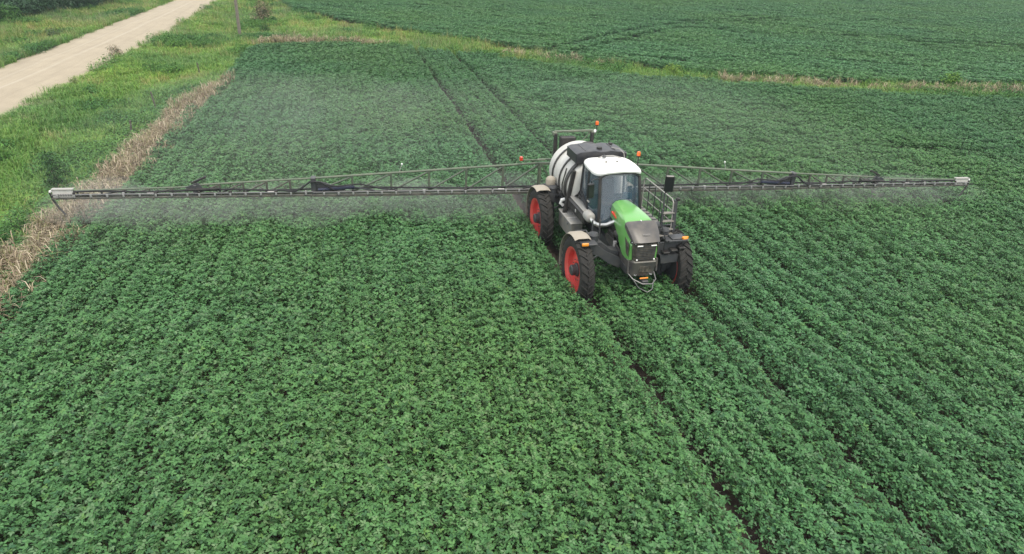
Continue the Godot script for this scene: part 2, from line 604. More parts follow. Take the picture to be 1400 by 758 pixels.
func build_wheels(S: Node3D) -> void:
	var prof := []
	var w := 0.21
	for p in [[0.675, -0.15], [0.72, -0.185], [0.80, -0.205], [0.90, -0.205], [0.955, -0.19], [0.985, -0.13], [0.99, 0.0], [0.985, 0.13], [0.955, 0.19], [0.90, 0.205], [0.80, 0.205], [0.72, 0.185], [0.675, 0.15], [0.66, 0.0], [0.675, -0.15]]:
		prof.append(Vector2(p[0], p[1]))
	var T := MB.new()
	T.lathe(prof, axis_x(Vector3.ZERO), 56)
	var n := 26
	for i in n:
		for sd in [-1.0, 1.0]:
			var rings := []
			for k in 5:
				var t := k / 4.0
				var ang: float = TAU * (i + (0.5 if sd > 0 else 0.0)) / n + t * 0.20
				var x: float = sd * lerpf(-0.01, w, t)
				var rr := 0.99 if t < 0.7 else lerpf(0.99, 0.93, (t - 0.7) / 0.3)
				var top := rr + 0.042
				var hw := 0.024
				var ring := []
				for c in [[-hw * 1.4, 0.97 * rr], [-hw, top], [hw, top], [hw * 1.4, 0.97 * rr]]:
					var a: float = ang + c[0]
					ring.append(Vector3(x, c[1] * cos(a), c[1] * sin(a)))
				rings.append(ring)
			T.loft(rings)
	var tyre := T.mesh(M.rubber, 45.0)
	var R := MB.new()
	R.lathe([Vector2(0.66, -0.17), Vector2(0.70, -0.185), Vector2(0.705, -0.165), Vector2(0.665, -0.145), Vector2(0.64, -0.05), Vector2(0.64, 0.10), Vector2(0.665, 0.15), Vector2(0.705, 0.165), Vector2(0.70, 0.185), Vector2(0.66, 0.17), Vector2(0.60, 0.11), Vector2(0.58, -0.02), Vector2(0.44, -0.04), Vector2(0.40, 0.015), Vector2(0.24, 0.03), Vector2(0.22, 0.0), Vector2(0, 0.0)], axis_x(Vector3.ZERO), 48)
	var rim := R.mesh(M.red, 32.0)
	var Hb := MB.new()
	Hb.lathe([Vector2(0, 0.0), Vector2(0.2, 0.0), Vector2(0.2, 0.06), Vector2(0.165, 0.075), Vector2(0.16, 0.20), Vector2(0.13, 0.225), Vector2(0, 0.225)], axis_x(Vector3.ZERO), 28)
	var hub := Hb.mesh(M.frame, 30.0)
	var bolt := MB.new().lathe([Vector2(0, 0), Vector2(0.017, 0), Vector2(0.017, 0.03), Vector2(0, 0.036)], axis_x(Vector3.ZERO), 6).mesh(M.steel, 30.0)
	for z in [FZ, RZ]:
		for sd in [-1.0, 1.0]:
			var o := Node3D.new()
			o.name = "wheel"
			S.add_child(o, true)
			o.transform = Transform3D(Basis() if sd > 0 else Basis(Vector3.UP, PI), V(sd * WX + inset(sd), TR, z))
			put(o, "tyre", tyre)
			put(o, "rim", rim)
			put(o, "hub", hub)
			for k in 10:
				var a := TAU * k / 10
				put(o, "bolt", bolt, Transform3D(Basis(), V(0.026, 0.31 * cos(a), 0.31 * sin(a))))
	# mudguards: over the top and the back of each tyre
	for z in [FZ, RZ]:
		for sd in [-1.0, 1.0]:
			var grid := []
			for i in 15:
				var a := deg_to_rad(lerpf(112.0 if sd > 0 and z == FZ else 76.0, 196.0, i / 14.0))
				var row := []
				for j in 6:
					var t := j / 5.0
					var r := 1.13 - (0.05 if j == 0 or j == 5 else 0.0)
					row.append(V(sd * (WX + lerpf(0.24, -0.24, t)) + inset(sd), TR + r * sin(a), z + r * cos(a)))
				grid.append(row)
			part(S, "mudguard", MB.new().sheet(grid, 0.012 * sd), M.frame if sd > 0 and z == FZ else M.tan, 50.0)
			part(S, "mudguard_bracket", MB.new().tube([V(sd * 1.3 + inset(sd), 1.95, z), V(sd * 1.35 + inset(sd), 2.12, z - 0.35), V(sd * WX + inset(sd), 2.08, z - 0.45)], 0.025, 6), M.frame)

func build_chassis(S: Node3D) -> void:
	for sd in [-1.0, 1.0]:
		part(S, "frame_rail", MB.new().prism([Vector2(-4.0, 1.25), Vector2(1.0, 1.25), Vector2(2.95, 1.2), Vector2(2.95, 1.38), Vector2(1.0, 1.56), Vector2(-4.0, 1.56)], V(sd * 0.42, 0, 0), V(0, 0, 1), V(0, 1, 0), V(1, 0, 0), 0.12), M.frame)
	for z in [-3.2, -1.4, -0.2, 1.3]:
		part(S, "cross_member", MB.new().box(V(0, 1.4, z), V(0.72, 0.22, 0.16), 0.02), M.frame)
	for z in [FZ, RZ]:
		for sd in [-1.0, 1.0]:
			# swept arm from the frame up over the wheel leg
			var poly := [Vector2(0.48, 1.28), Vector2(0.85, 1.34), Vector2(1.15, 1.62), Vector2(1.46, 1.72), Vector2(1.46, 1.96), Vector2(1.05, 1.93), Vector2(0.72, 1.66), Vector2(0.48, 1.62)]
			part(S, "axle_arm", MB.new().prism(poly, V(inset(sd) * 0.6, 0, z), V(sd, 0, 0), V(0, 1, 0), V(0, 0, 1), 0.34), M.frame)
			var L := MB.new()
			L.lathe([Vector2(0, 0.62), Vector2(0.10, 0.62), Vector2(0.10, 1.25), Vector2(0.075, 1.27), Vector2(0.075, 1.9), Vector2(0.13, 1.91), Vector2(0.15, 1.98), Vector2(0.13, 2.06), Vector2(0.15, 2.12), Vector2(0.12, 2.18), Vector2(0, 2.18)], Transform3D(Basis(), V(sd * 1.24 + inset(sd), 0.0, z)), 18)
			L.box(V(sd * 1.3 + inset(sd), 1.03, z), V(0.16, 0.42, 0.36), 0.03)
			L.lathe([Vector2(0, 0), Vector2(0.19, 0), Vector2(0.19, 0.2), Vector2(0.1, 0.26), Vector2(0, 0.26)], axis_x(V(sd * 1.34 + inset(sd), 1.03, z), sd), 20)
			L.lathe([Vector2(0, 0), Vector2(0.56, 0), Vector2(0.57, 0.02), Vector2(0.5, 0.05), Vector2(0, 0.05)], axis_x(V(sd * 1.5 + inset(sd), 1.03, z), sd), 32)
			part(S, "wheel_leg", L, M.frame)
			part(S, "steering_ram", MB.new().rod(V(sd * 0.7, 1.45, z - 0.25), V(sd * 1.2 + inset(sd), 1.2, z - 0.22), 0.035, 8), M.steel)
			part(S, "brake_hose", MB.new().tube([V(sd * 0.5, 1.6, z + 0.2), V(sd * 0.9, 1.2, z + 0.26), V(sd * 1.15, 1.35, z + 0.22), V(sd * 1.2, 1.1, z + 0.15)], 0.016, 6), M.hose)
		if z == FZ:
			for sd in [-1.0, 1.0]:
				part(S, "front_step_plate", MB.new().box(V(sd * 1.5 + inset(sd), 2.02, z + 0.34), V(0.46, 0.05, 0.34), 0.012), M.frame)
				part(S, "marker_light", MB.new().box(V(sd * 1.66 + inset(sd), 2.06, z + 0.53), V(0.20, 0.09, 0.05), 0.015), M.amber)
				part(S, "front_arm_plate", MB.new().prism([Vector2(-1.62, 1.78), Vector2(-1.5, 1.7), Vector2(-1.2, 1.62), Vector2(-0.86, 1.35), Vector2(-0.52, 1.18), Vector2(-0.44, 1.3), Vector2(-0.52, 1.5), Vector2(-0.95, 1.72), Vector2(-1.3, 1.98), Vector2(-1.62, 1.98)], V(inset(sd) * 0.6, 0, z + 0.33), V(-sd, 0, 0), V(0, 1, 0), V(0, 0, 1), 0.09), M.frame)
	# engine and gear seen under the hood sides
	var E := MB.new()
	E.box(V(0, 1.75, 1.65), V(0.62, 0.75, 1.3), 0.05)
	E.box(V(-0.36, 1.72, 1.4), V(0.12, 0.3, 0.5), 0.03)
	E.box(V(0.36, 1.8, 1.7), V(0.12, 0.34, 0.6), 0.03)
	E.lathe([Vector2(0, 0), Vector2(0.13, 0), Vector2(0.13, 0.34), Vector2(0, 0.34)], axis_z(V(-0.34, 1.95, 1.75)), 16)
	part(S, "engine", E, M.black)
	part(S, "oil_filter", MB.new().rod(V(-0.44, 1.45, 1.9), V(-0.44, 1.75, 1.9), 0.06, 12), M.pale)

func hood_ring(z: float, top: float, wt: float, ws: float, bot: float) -> Array:
	var r := []
	var pts := [Vector2(-ws, bot), Vector2(-ws - 0.005, lerpf(bot, top, 0.45)), Vector2(-lerpf(wt, ws, 0.75), lerpf(bot, top, 0.78)), Vector2(-wt, top - 0.05), Vector2(-wt * 0.86, top - 0.012), Vector2(-wt * 0.4, top + 0.015), Vector2(0, top + 0.02)]
	for p in pts: r.append(V(p.x, p.y, z))
	for i in range(pts.size() - 2, -1, -1): r.append(V(-pts[i].x, pts[i].y, z))
	return r

func build_hood(S: Node3D) -> void:
	var Hd := MB.new()
	Hd.loft([hood_ring(1.02, 2.66, 0.22, 0.30, 2.28), hood_ring(1.08, 2.71, 0.25, 0.33, 2.24), hood_ring(1.6, 2.71, 0.32, 0.40, 2.18), hood_ring(2.0, 2.68, 0.37, 0.44, 2.02), hood_ring(2.3, 2.64, 0.40, 0.46, 1.78), hood_ring(2.54, 2.58, 0.42, 0.465, 1.62), hood_ring(2.8, 2.38, 0.42, 0.45, 1.60), hood_ring(2.96, 2.14, 0.36, 0.41, 1.62)])
	var hood := part(S, "hood", Hd, M.green, 30.0)
	# dark shell that caps the front of the hood
	var grid := []
	for i in 9:
		var t := i / 8.0
		var z := lerpf(2.53, 3.20, t)
		var top := 2.625 - 0.40 * pow(t, 1.6)
		var wd := lerpf(0.462, 0.385, t * t)
		var low := lerpf(2.46, 2.15, t)
		var row := []
		for j in 13:
			var u := j / 6.0 - 1.0
			var a := absf(u)
			var y := top - 0.012 * u * u if a < 0.75 else lerpf(top - 0.008, low, pow((a - 0.75) / 0.25, 1.4))
			row.append(V(signf(u) * wd * (a / 0.8 if a < 0.8 else 1.0) if a < 1.0 else signf(u) * wd * 1.01, y, z - (0.10 * pow(a, 2.5) if t > 0.3 else 0.0) * t))
		grid.append(row)
	part(hood, "nose_cap", MB.new().sheet(grid, -0.02), M.nose, 40.0)
	part(hood, "grille", MB.new().loft([[V(-0.34, 1.63, 2.75), V(0.34, 1.63, 2.75), V(0.37, 2.17, 2.75), V(-0.37, 2.17, 2.75)], [V(-0.33, 1.64, 3.02), V(0.33, 1.64, 3.02), V(0.37, 2.16, 3.02), V(-0.37, 2.16, 3.02)], [V(-0.26, 1.66, 3.13), V(0.26, 1.66, 3.13), V(0.30, 2.16, 3.15), V(-0.30, 2.16, 3.15)]]), M.mesh_grille)
	for k in 9:
		part(hood, "grille_slat", MB.new().box(V(0, 1.70 + k * 0.052, 3.145), V(0.54 + k * 0.005, 0.012, 0.014)), M.frame)
	for sd in [-1.0, 1.0]:
		var lamp := part(hood, "headlight", MB.new().loft([[V(sd * 0.30, 2.13, 3.12), V(sd * 0.30, 2.18, 3.13), V(sd * 0.42, 2.21, 2.98), V(sd * 0.43, 2.13, 2.95)], [V(sd * 0.31, 2.14, 3.15), V(sd * 0.31, 2.185, 3.15), V(sd * 0.44, 2.24, 2.99), V(sd * 0.445, 2.15, 2.97)]]), M.black)
		for k in 3:
			put(lamp, "lens", MB.new().box(V(sd * (0.335 + 0.036 * k), 2.168 + 0.012 * k, 3.125 - 0.045 * k), V(0.03, 0.035, 0.03), 0.008, Basis(Vector3.UP, sd * 0.8)).mesh(M.lens))
		part(hood, "light_bar", MB.new().box(V(sd * 0.205, 2.115, 3.165), V(0.17, 0.036, 0.03), 0.01), M.lamp)
		part(hood, "corner_lamp", MB.new().box(V(sd * 0.26, 1.685, 3.15), V(0.05, 0.045, 0.03), 0.01), M.lamp)
		part(hood, "side_mesh", MB.new().prism([Vector2(2.62, 2.2), Vector2(2.92, 2.08), Vector2(2.94, 1.72), Vector2(2.78, 1.78)], V(sd * 0.452, 0, 0), V(0, 0, 1), V(0, 1, 0), V(1, 0, 0), 0.016), M.mesh_grille)
		part(hood, "side_stripe", MB.new().prism([Vector2(1.35, 2.50), Vector2(1.75, 2.44), Vector2(1.75, 2.40), Vector2(1.35, 2.45)], V(sd * 0.405, 0, 0), V(0, 0, 1), V(0, 1, 0), V(1, 0, 0), 0.05), M.sticker)
		# dark lower fairing
		part(S, "side_fairing", MB.new().prism([Vector2(1.15, 1.72), Vector2(1.7, 1.74), Vector2(2.35, 1.62), Vector2(2.6, 1.60), Vector2(3.0, 1.62), Vector2(3.04, 1.24), Vector2(2.7, 1.22), Vector2(1.9, 1.34), Vector2(1.15, 1.46)], V(sd * 0.435, 0, 0), V(0, 0, 1), V(0, 1, 0), V(1, 0, 0), 0.05), M.nose)
	part(hood, "badge", MB.new().box(V(0, 2.648, 2.57), V(0.022, 0.012, 0.07), 0.004, Basis(Vector3.RIGHT, 0.15)), M.lamp)
	var txt := TextMesh.new()
	txt.text = "FENDT"
	var fnt := SystemFont.new()
	fnt.font_names = PackedStringArray(["Droid Sans"])
	fnt.font_weight = 700
	txt.font = fnt
	txt.font_size = 32
	txt.pixel_size = 0.0022
	txt.depth = 0.006
	txt.material = M.letters
	put(hood, "lettering", txt, Transform3D(Basis(Vector3.RIGHT, -0.88), V(0.0, 2.405, 3.045)))
	# bumper
	var rings := []
	for y in [1.14, 1.18, 1.40, 1.56, 1.60]:
		var k: float = 0.97 if y == 1.14 or y == 1.60 else 1.0
		var slim := lerpf(0.33, 0.37, (y - 1.14) / 0.46) * k
		var f := lerpf(3.08, 3.17, (y - 1.14) / 0.46)
		rings.append([V(-0.41 * k, y, 2.86), V(-0.41 * k, y, 2.98), V(-slim, y, f - 0.04), V(-slim * 0.7, y, f), V(slim * 0.7, y, f), V(slim, y, f - 0.04), V(0.41 * k, y, 2.98), V(0.41 * k, y, 2.86)])
	var bump := part(S, "bumper", MB.new().loft(rings), M.nose, 30.0)
	part(bump, "lip", MB.new().box(V(0, 1.605, 3.06), V(0.66, 0.035, 0.22), 0.012), M.grey)
	part(bump, "inset_panel", MB.new().box(V(0.03, 1.38, 3.135), V(0.34, 0.2, 0.03), 0.01), M.mesh_grille)
	for sd in [-1.0, 1.0]:
		part(bump, "tow_eye", MB.new().tube([V(sd * 0.27, 1.2, 3.1), V(sd * 0.24, 1.2, 3.16), V(sd * 0.2, 1.2, 3.1)], 0.014, 6), M.chrome)
	part(S, "amber_plate", MB.new().box(V(0.02, 1.10, 3.16), V(0.26, 0.045, 0.03), 0.01), M.amber)
	part(S, "guard_bar", MB.new().tube([V(-0.44, 1.24, 2.95), V(-0.34, 1.12, 3.2), V(-0.1, 1.02, 3.36), V(0.2, 1.0, 3.36), V(0.37, 1.06, 3.2), V(0.38, 1.24, 2.95)], 0.018, 8), M.steel)
	part(S, "guard_bar", MB.new().tube([V(-0.30, 1.08, 3.12), V(-0.18, 0.88, 3.28), V(0.08, 0.74, 3.36), V(0.24, 0.80, 3.32), V(0.34, 1.02, 3.15)], 0.014, 8), M.steel)
	part(S, "hitch", MB.new().box(V(0.05, 0.98, 3.1), V(0.2, 0.12, 0.26), 0.02), M.frame)

func build_cab(S: Node3D) -> void:
	var cab := Node3D.new()
	cab.name = "cab"
	S.add_child(cab, true)
	var low := [V(-0.66, 1.92, 1.0), V(-0.78, 1.92, 0.2), V(-0.74, 1.92, -0.62)]
	var high := [V(-0.63, 3.36, 0.72), V(-0.76, 3.40, 0.12), V(-0.68, 3.38, -0.66)]
	var flip := V(-1, 1, 1)
	for sd in [-1.0, 1.0]:
		var f: Vector3 = V(1, 1, 1) if sd < 0 else flip
		for i in 3:
			var mid: Vector3 = (low[i] + high[i]) * 0.5 * f + V(sd * 0.02, 0, 0.05 if i == 0 else 0.0)
			part(cab, "pillar", MB.new().tube([low[i] * f, mid, high[i] * f], 0.052 if i == 0 else 0.04, 8), M.black)
		part(cab, "sill", MB.new().tube([low[0] * f, low[1] * f, low[2] * f], 0.06, 8), M.black)
		var g := []
		for i in 5:
			var t := i / 4.0
			var a: Vector3 = low[0].lerp(high[0], t) * f
			var b: Vector3 = low[1].lerp(high[1], t) * f
			g.append([a + V(0, 0, -0.03), (a + b) * 0.5 + V(sd * 0.045, 0, 0), b])
		part(cab, "door_window", MB.new().sheet(g, 0.005), M.glass)
		var g2 := []
		for i in 5:
			var t := i / 4.0
			g2.append([low[1].lerp(high[1], t) * f, low[2].lerp(high[2], t) * f])
		part(cab, "side_window", MB.new().sheet(g2, 0.005), M.glass)
		part(cab, "door_handle", MB.new().box(V(sd * 0.80, 2.45, 0.3), V(0.04, 0.05, 0.16), 0.012), M.light_grey)
	# wide curved windscreen
	var w := []
	for i in 9:
		var t := i / 8.0
		var row := []
		for j in 9:
			var u := j / 4.0 - 1.0
			var arch := 0.16 * (1.0 - pow(absf(u), 4.0))
			row.append(V(u * lerpf(0.63, 0.60, t), lerpf(1.95, 3.34 + arch, t), lerpf(1.05, 0.74, t) + 0.16 * (1.0 - u * u)))
		w.append(row)
	part(cab, "windscreen", MB.new().sheet(w, 0.006), M.glass)
	var edge := []
	for j in 13:
		var u := j / 6.0 - 1.0
		edge.append(V(u * 0.61, 3.345 + 0.16 * (1.0 - pow(absf(u), 4.0)), 0.75 + 0.16 * (1.0 - u * u)))
	part(cab, "windscreen_frame", MB.new().tube(edge, 0.022, 6), M.black)
	var edge2 := []
	for j in 9:
		var u := j / 4.0 - 1.0
		edge2.append(V(u * 0.65, 1.94, 1.02 + 0.20 * (1.0 - u * u)))
	part(cab, "windscreen_frame", MB.new().tube(edge2, 0.04, 6), M.black)
	part(cab, "wiper", MB.new().tube([V(0.1, 1.98, 1.25), V(0.3, 2.5, 1.2), V(0.42, 2.9, 1.12)], 0.012, 5), M.black)
	part(cab, "rear_window", MB.new().sheet([[V(-0.66, 2.3, -0.66), V(0.66, 2.3, -0.66)], [V(-0.62, 3.34, -0.68), V(0.62, 3.34, -0.68)]], 0.006), M.glass)
	part(cab, "rear_panel", MB.new().box(V(0, 2.1, -0.66), V(1.4, 0.4, 0.05), 0.015), M.trim)
	part(cab, "floor", MB.new().box(V(0, 1.87, 0.2), V(1.44, 0.08, 1.66), 0.02), M.trim)
	# roof: a shallow rounded shell with drooping front corners
	var rings := []
	for lv in [[0.0, 0.90, 0.0], [0.015, 0.985, 0.0], [0.06, 1.0, 0.0], [0.10, 0.985, 0.2], [0.14, 0.93, 0.6], [0.175, 0.78, 0.95], [0.198, 0.48, 1.0], [0.205, 0.15, 1.0]]:
		var ring := []
		for k in 40:
			var a := TAU * k / 40
			var cx := signf(cos(a)) * pow(absf(cos(a)), 0.42)
			var cz := signf(sin(a)) * pow(absf(sin(a)), 0.42)
			var z := -0.0 + cz * (0.84 if cz > 0 else 0.84)
			var hw := 0.80 - 0.07 * clampf(z - 0.3, 0.0, 1.0) / 0.7 - 0.12 * clampf(-z - 0.2, 0.0, 1.0)
			var x := cx * hw
			var lift := 0.0
			if cz > 0.5: lift = 0.15 * (1.0 - pow(absf(cx), 4.0)) * (cz - 0.5) * 2.0
			var nose_out := 0.14 * (1.0 - cx * cx) * maxf(0.0, cz)
			ring.append(V(x * lv[1], 3.38 + lv[0] + lift * (1.0 - lv[2]) - 0.04 * maxf(0.0, cz) * (1.0 - lv[2]) * absf(cx), (z + nose_out) * lv[1]))
		rings.append(ring)
	part(cab, "roof", MB.new().loft(rings), M.white, 50.0)
	for x in [-0.2, 0.16]:
		part(cab, "roof_nub", MB.new().lathe([Vector2(0, 0), Vector2(0.035, 0), Vector2(0.028, 0.05), Vector2(0, 0.06)], Transform3D(Basis(), V(x, 3.575, 0.0)), 10), M.grey)
	var gps := part(cab, "receiver_bracket", MB.new().tube([V(-0.28, 3.58, -0.5), V(-0.14, 3.64, -0.5), V(0.2, 3.64, -0.5), V(0.5, 3.56, -0.52)], 0.018, 6), M.light_grey)
	part(gps, "receiver", MB.new().lathe([Vector2(0, 0), Vector2(0.06, 0), Vector2(0.065, 0.03), Vector2(0.03, 0.075), Vector2(0, 0.08)], Transform3D(Basis(), V(-0.12, 3.62, -0.42)), 14), M.frame)
	# inside
	var seat := part(cab, "seat", MB.new().box(V(0, 2.28, 0.0), V(0.5, 0.14, 0.5), 0.05).box(V(0, 2.66, -0.26), V(0.48, 0.72, 0.14), 0.06, Basis(Vector3.RIGHT, -0.15)), M.seat)
	part(seat, "headrest", MB.new().box(V(0, 3.06, -0.33), V(0.28, 0.16, 0.1), 0.04), M.seat)
	part(seat, "seat_base", MB.new().box(V(0, 2.06, 0.0), V(0.36, 0.32, 0.4), 0.04), M.trim)
	var con := part(cab, "console", MB.new().box(V(0.38, 2.35, 0.1), V(0.2, 0.14, 0.6), 0.04), M.trim)
	part(con, "screen", MB.new().box(V(0.42, 2.62, 0.45), V(0.3, 0.22, 0.04), 0.012, Basis(Vector3.UP, -0.4)), M.screen)
	var col := part(cab, "steering_column", MB.new().rod(V(0, 1.9, 0.72), V(0, 2.55, 0.5), 0.05, 10), M.trim)
	var ringp := []
	for k in 21:
		var a := TAU * k / 20
		ringp.append(V(cos(a) * 0.19, 2.58 + sin(a) * 0.08, 0.49 + sin(a) * 0.17))
	part(col, "steering_wheel", MB.new().tube(ringp, 0.016, 6), M.black)
	part(cab, "headliner", MB.new().box(V(0, 3.36, 0.0), V(1.2, 0.03, 1.3), 0.01), M.pale)
	# mirrors and lamps carried by the cab
	var ml := part(S, "mirror", MB.new().box(V(-1.07, 3.10, 1.16), V(0.24, 0.46, 0.09), 0.03, Basis(Vector3.UP, 0.25)), M.mirror)
	part(ml, "arm", MB.new().tube([V(-0.66, 3.34, 0.82), V(-0.92, 3.40, 1.0), V(-1.04, 3.38, 1.1), V(-1.04, 3.0, 1.1)], 0.016, 6), M.black)
	var mr := part(S, "mirror", MB.new().box(V(1.07, 3.46, 1.88), V(0.27, 0.50, 0.09), 0.03, Basis(Vector3.UP, -0.25)), M.mirror)
	part(mr, "arm", MB.new().tube([V(1.0, 3.1, 1.8), V(1.06, 3.25, 1.82), V(1.06, 3.5, 1.82)], 0.02, 6), M.black)
	beacon(S, V(1.0, 3.30, -0.32), 0.36)
	beacon(S, V(0.86, 3.50, -3.9), 0.27)

func beacon(S: Node3D, foot: Vector3, h: float) -> void:
	var b := part(S, "beacon", MB.new().lathe([Vector2(0, 0), Vector2(0.058, 0.0), Vector2(0.06, 0.08), Vector2(0.048, 0.125), Vector2(0, 0.14)], Transform3D(Basis(), foot + V(0, h, 0)), 16), M.orange)
	part(b, "stalk", MB.new().rod(foot, foot + V(0, h, 0), 0.018, 8), M.black)
	part(b, "base", MB.new().lathe([Vector2(0, 0), Vector2(0.05, 0), Vector2(0.07, 0.035), Vector2(0, 0.035)], Transform3D(Basis(), foot + V(0, h - 0.034, 0)), 14), M.black)

func build_tank(S: Node3D) -> void:
	# barrel lying along the machine with rounded ends
	var prof := []
	for i in 9:
		var a := PI * 0.5 * i / 8.0
		prof.append(Vector2(sin(a) * 1.0, -1.18 - cos(a) * 0.34))
	prof.append(Vector2(1.015, -0.6)); prof.append(Vector2(1.02, 0.0)); prof.append(Vector2(1.015, 0.6))
	for i in 9:
		var a := PI * 0.5 * (8 - i) / 8.0
		prof.append(Vector2(sin(a) * 1.0, 1.0 + cos(a) * 0.34))
	var at := axis_z(V(0, 2.38, -2.12))
	at.basis = at.basis * Basis().scaled(V(1.04, 1, 1.0))
	var tank := part(S, "tank", MB.new().lathe(prof, at, 56), M.tank, 40.0)
	for z in [-1.28, -1.95, -2.75]:
		var pts := []
		for k in 37:
			var a := TAU * k / 36
			pts.append([V(cos(a) * 1.075, 2.38 + sin(a) * 1.035, z - (0.10 if z == -1.28 else 0.05)), V(cos(a) * 1.075, 2.38 + sin(a) * 1.035, z + (0.10 if z == -1.28 else 0.05))])
		part(tank, "strap", MB.new().sheet(pts, 0.02), M.black)
	part(tank, "lid", MB.new().lathe([Vector2(0, 0), Vector2(0.26, 0), Vector2(0.26, 0.07), Vector2(0.2, 0.11), Vector2(0, 0.12)], Transform3D(Basis(), V(0.1, 3.38, -2.55)), 24), M.black)
	part(tank, "level_tube", MB.new().tube([V(-1.06, 1.9, -1.55), V(-1.09, 2.4, -1.55), V(-0.96, 2.95, -1.55)], 0.022, 6), M.black)
	part(tank, "support_post", MB.new().box(V(-1.0, 2.3, -1.0), V(0.13, 1.5, 0.12), 0.015, Basis(Vector3.BACK, -0.16)), M.black)
	part(tank, "cradle", MB.new().box(V(0, 1.58, -2.1), V(1.3, 0.16, 2.0), 0.03), M.frame)
	# black moulded rinse tank saddled over the front of the barrel
	var poly := [Vector2(-0.85, 3.28), Vector2(-0.72, 3.24), Vector2(-0.45, 3.36), Vector2(-0.2, 3.44), Vector2(0.15, 3.46), Vector2(0.5, 3.40), Vector2(0.76, 3.26), Vector2(0.90, 3.24), Vector2(0.90, 3.55), Vector2(0.78, 3.60), Vector2(0.34, 3.66), Vector2(0.14, 3.63), Vector2(0.0, 3.63), Vector2(-0.2, 3.67), Vector2(-0.72, 3.63), Vector2(-0.85, 3.58)]
	var fr := []
	for rr in [[-2.02, 0.96, -0.012], [-1.98, 1.0, 0.0], [-1.04, 1.0, 0.0], [-0.99, 0.97, -0.012]]:
		var ring := []
		for p in poly: ring.append(V(p.x * rr[1], p.y + rr[2], rr[0]))
		fr.append(ring)
	var rinse := MB.new()
	rinse.begin()
	for i in fr.size() - 1:
		for k in poly.size():
			var k2 := (k + 1) % poly.size()
			rinse.quad(fr[i][k], fr[i][k2], fr[i + 1][k2], fr[i + 1][k])
	var idx := Geometry2D.triangulate_polygon(PackedVector2Array(poly))
	for i in range(0, idx.size(), 3):
		rinse.tri(fr[0][idx[i + 2]], fr[0][idx[i + 1]], fr[0][idx[i]])
		rinse.tri(fr[3][idx[i]], fr[3][idx[i + 1]], fr[3][idx[i + 2]])
	rinse.finish()
	var rt := part(S, "rinse_tank", rinse, M.cover, 30.0)
	part(rt, "cap", MB.new().lathe([Vector2(0, 0), Vector2(0.09, 0), Vector2(0.09, 0.06), Vector2(0, 0.07)], Transform3D(Basis(), V(0.05, 3.63, -1.35)), 14), M.black)
	part(rt, "cap", MB.new().lathe([Vector2(0, 0), Vector2(0.07, 0), Vector2(0.07, 0.07), Vector2(0, 0.08)], Transform3D(Basis(), V(0.62, 3.60, -1.85)), 14), M.black)
	part(rt, "breather_hose", MB.new().tube([V(0.45, 3.66, -1.3), V(0.62, 3.70, -1.0), V(0.72, 3.60, -0.85), V(0.74, 3.42, -0.8)], 0.014, 6), M.light_grey)
	for x in [-0.5, 0.5]:
		part(rt, "rib", MB.new().box(V(x, 3.64, -1.5), V(0.05, 0.05, 0.8), 0.015), M.cover)

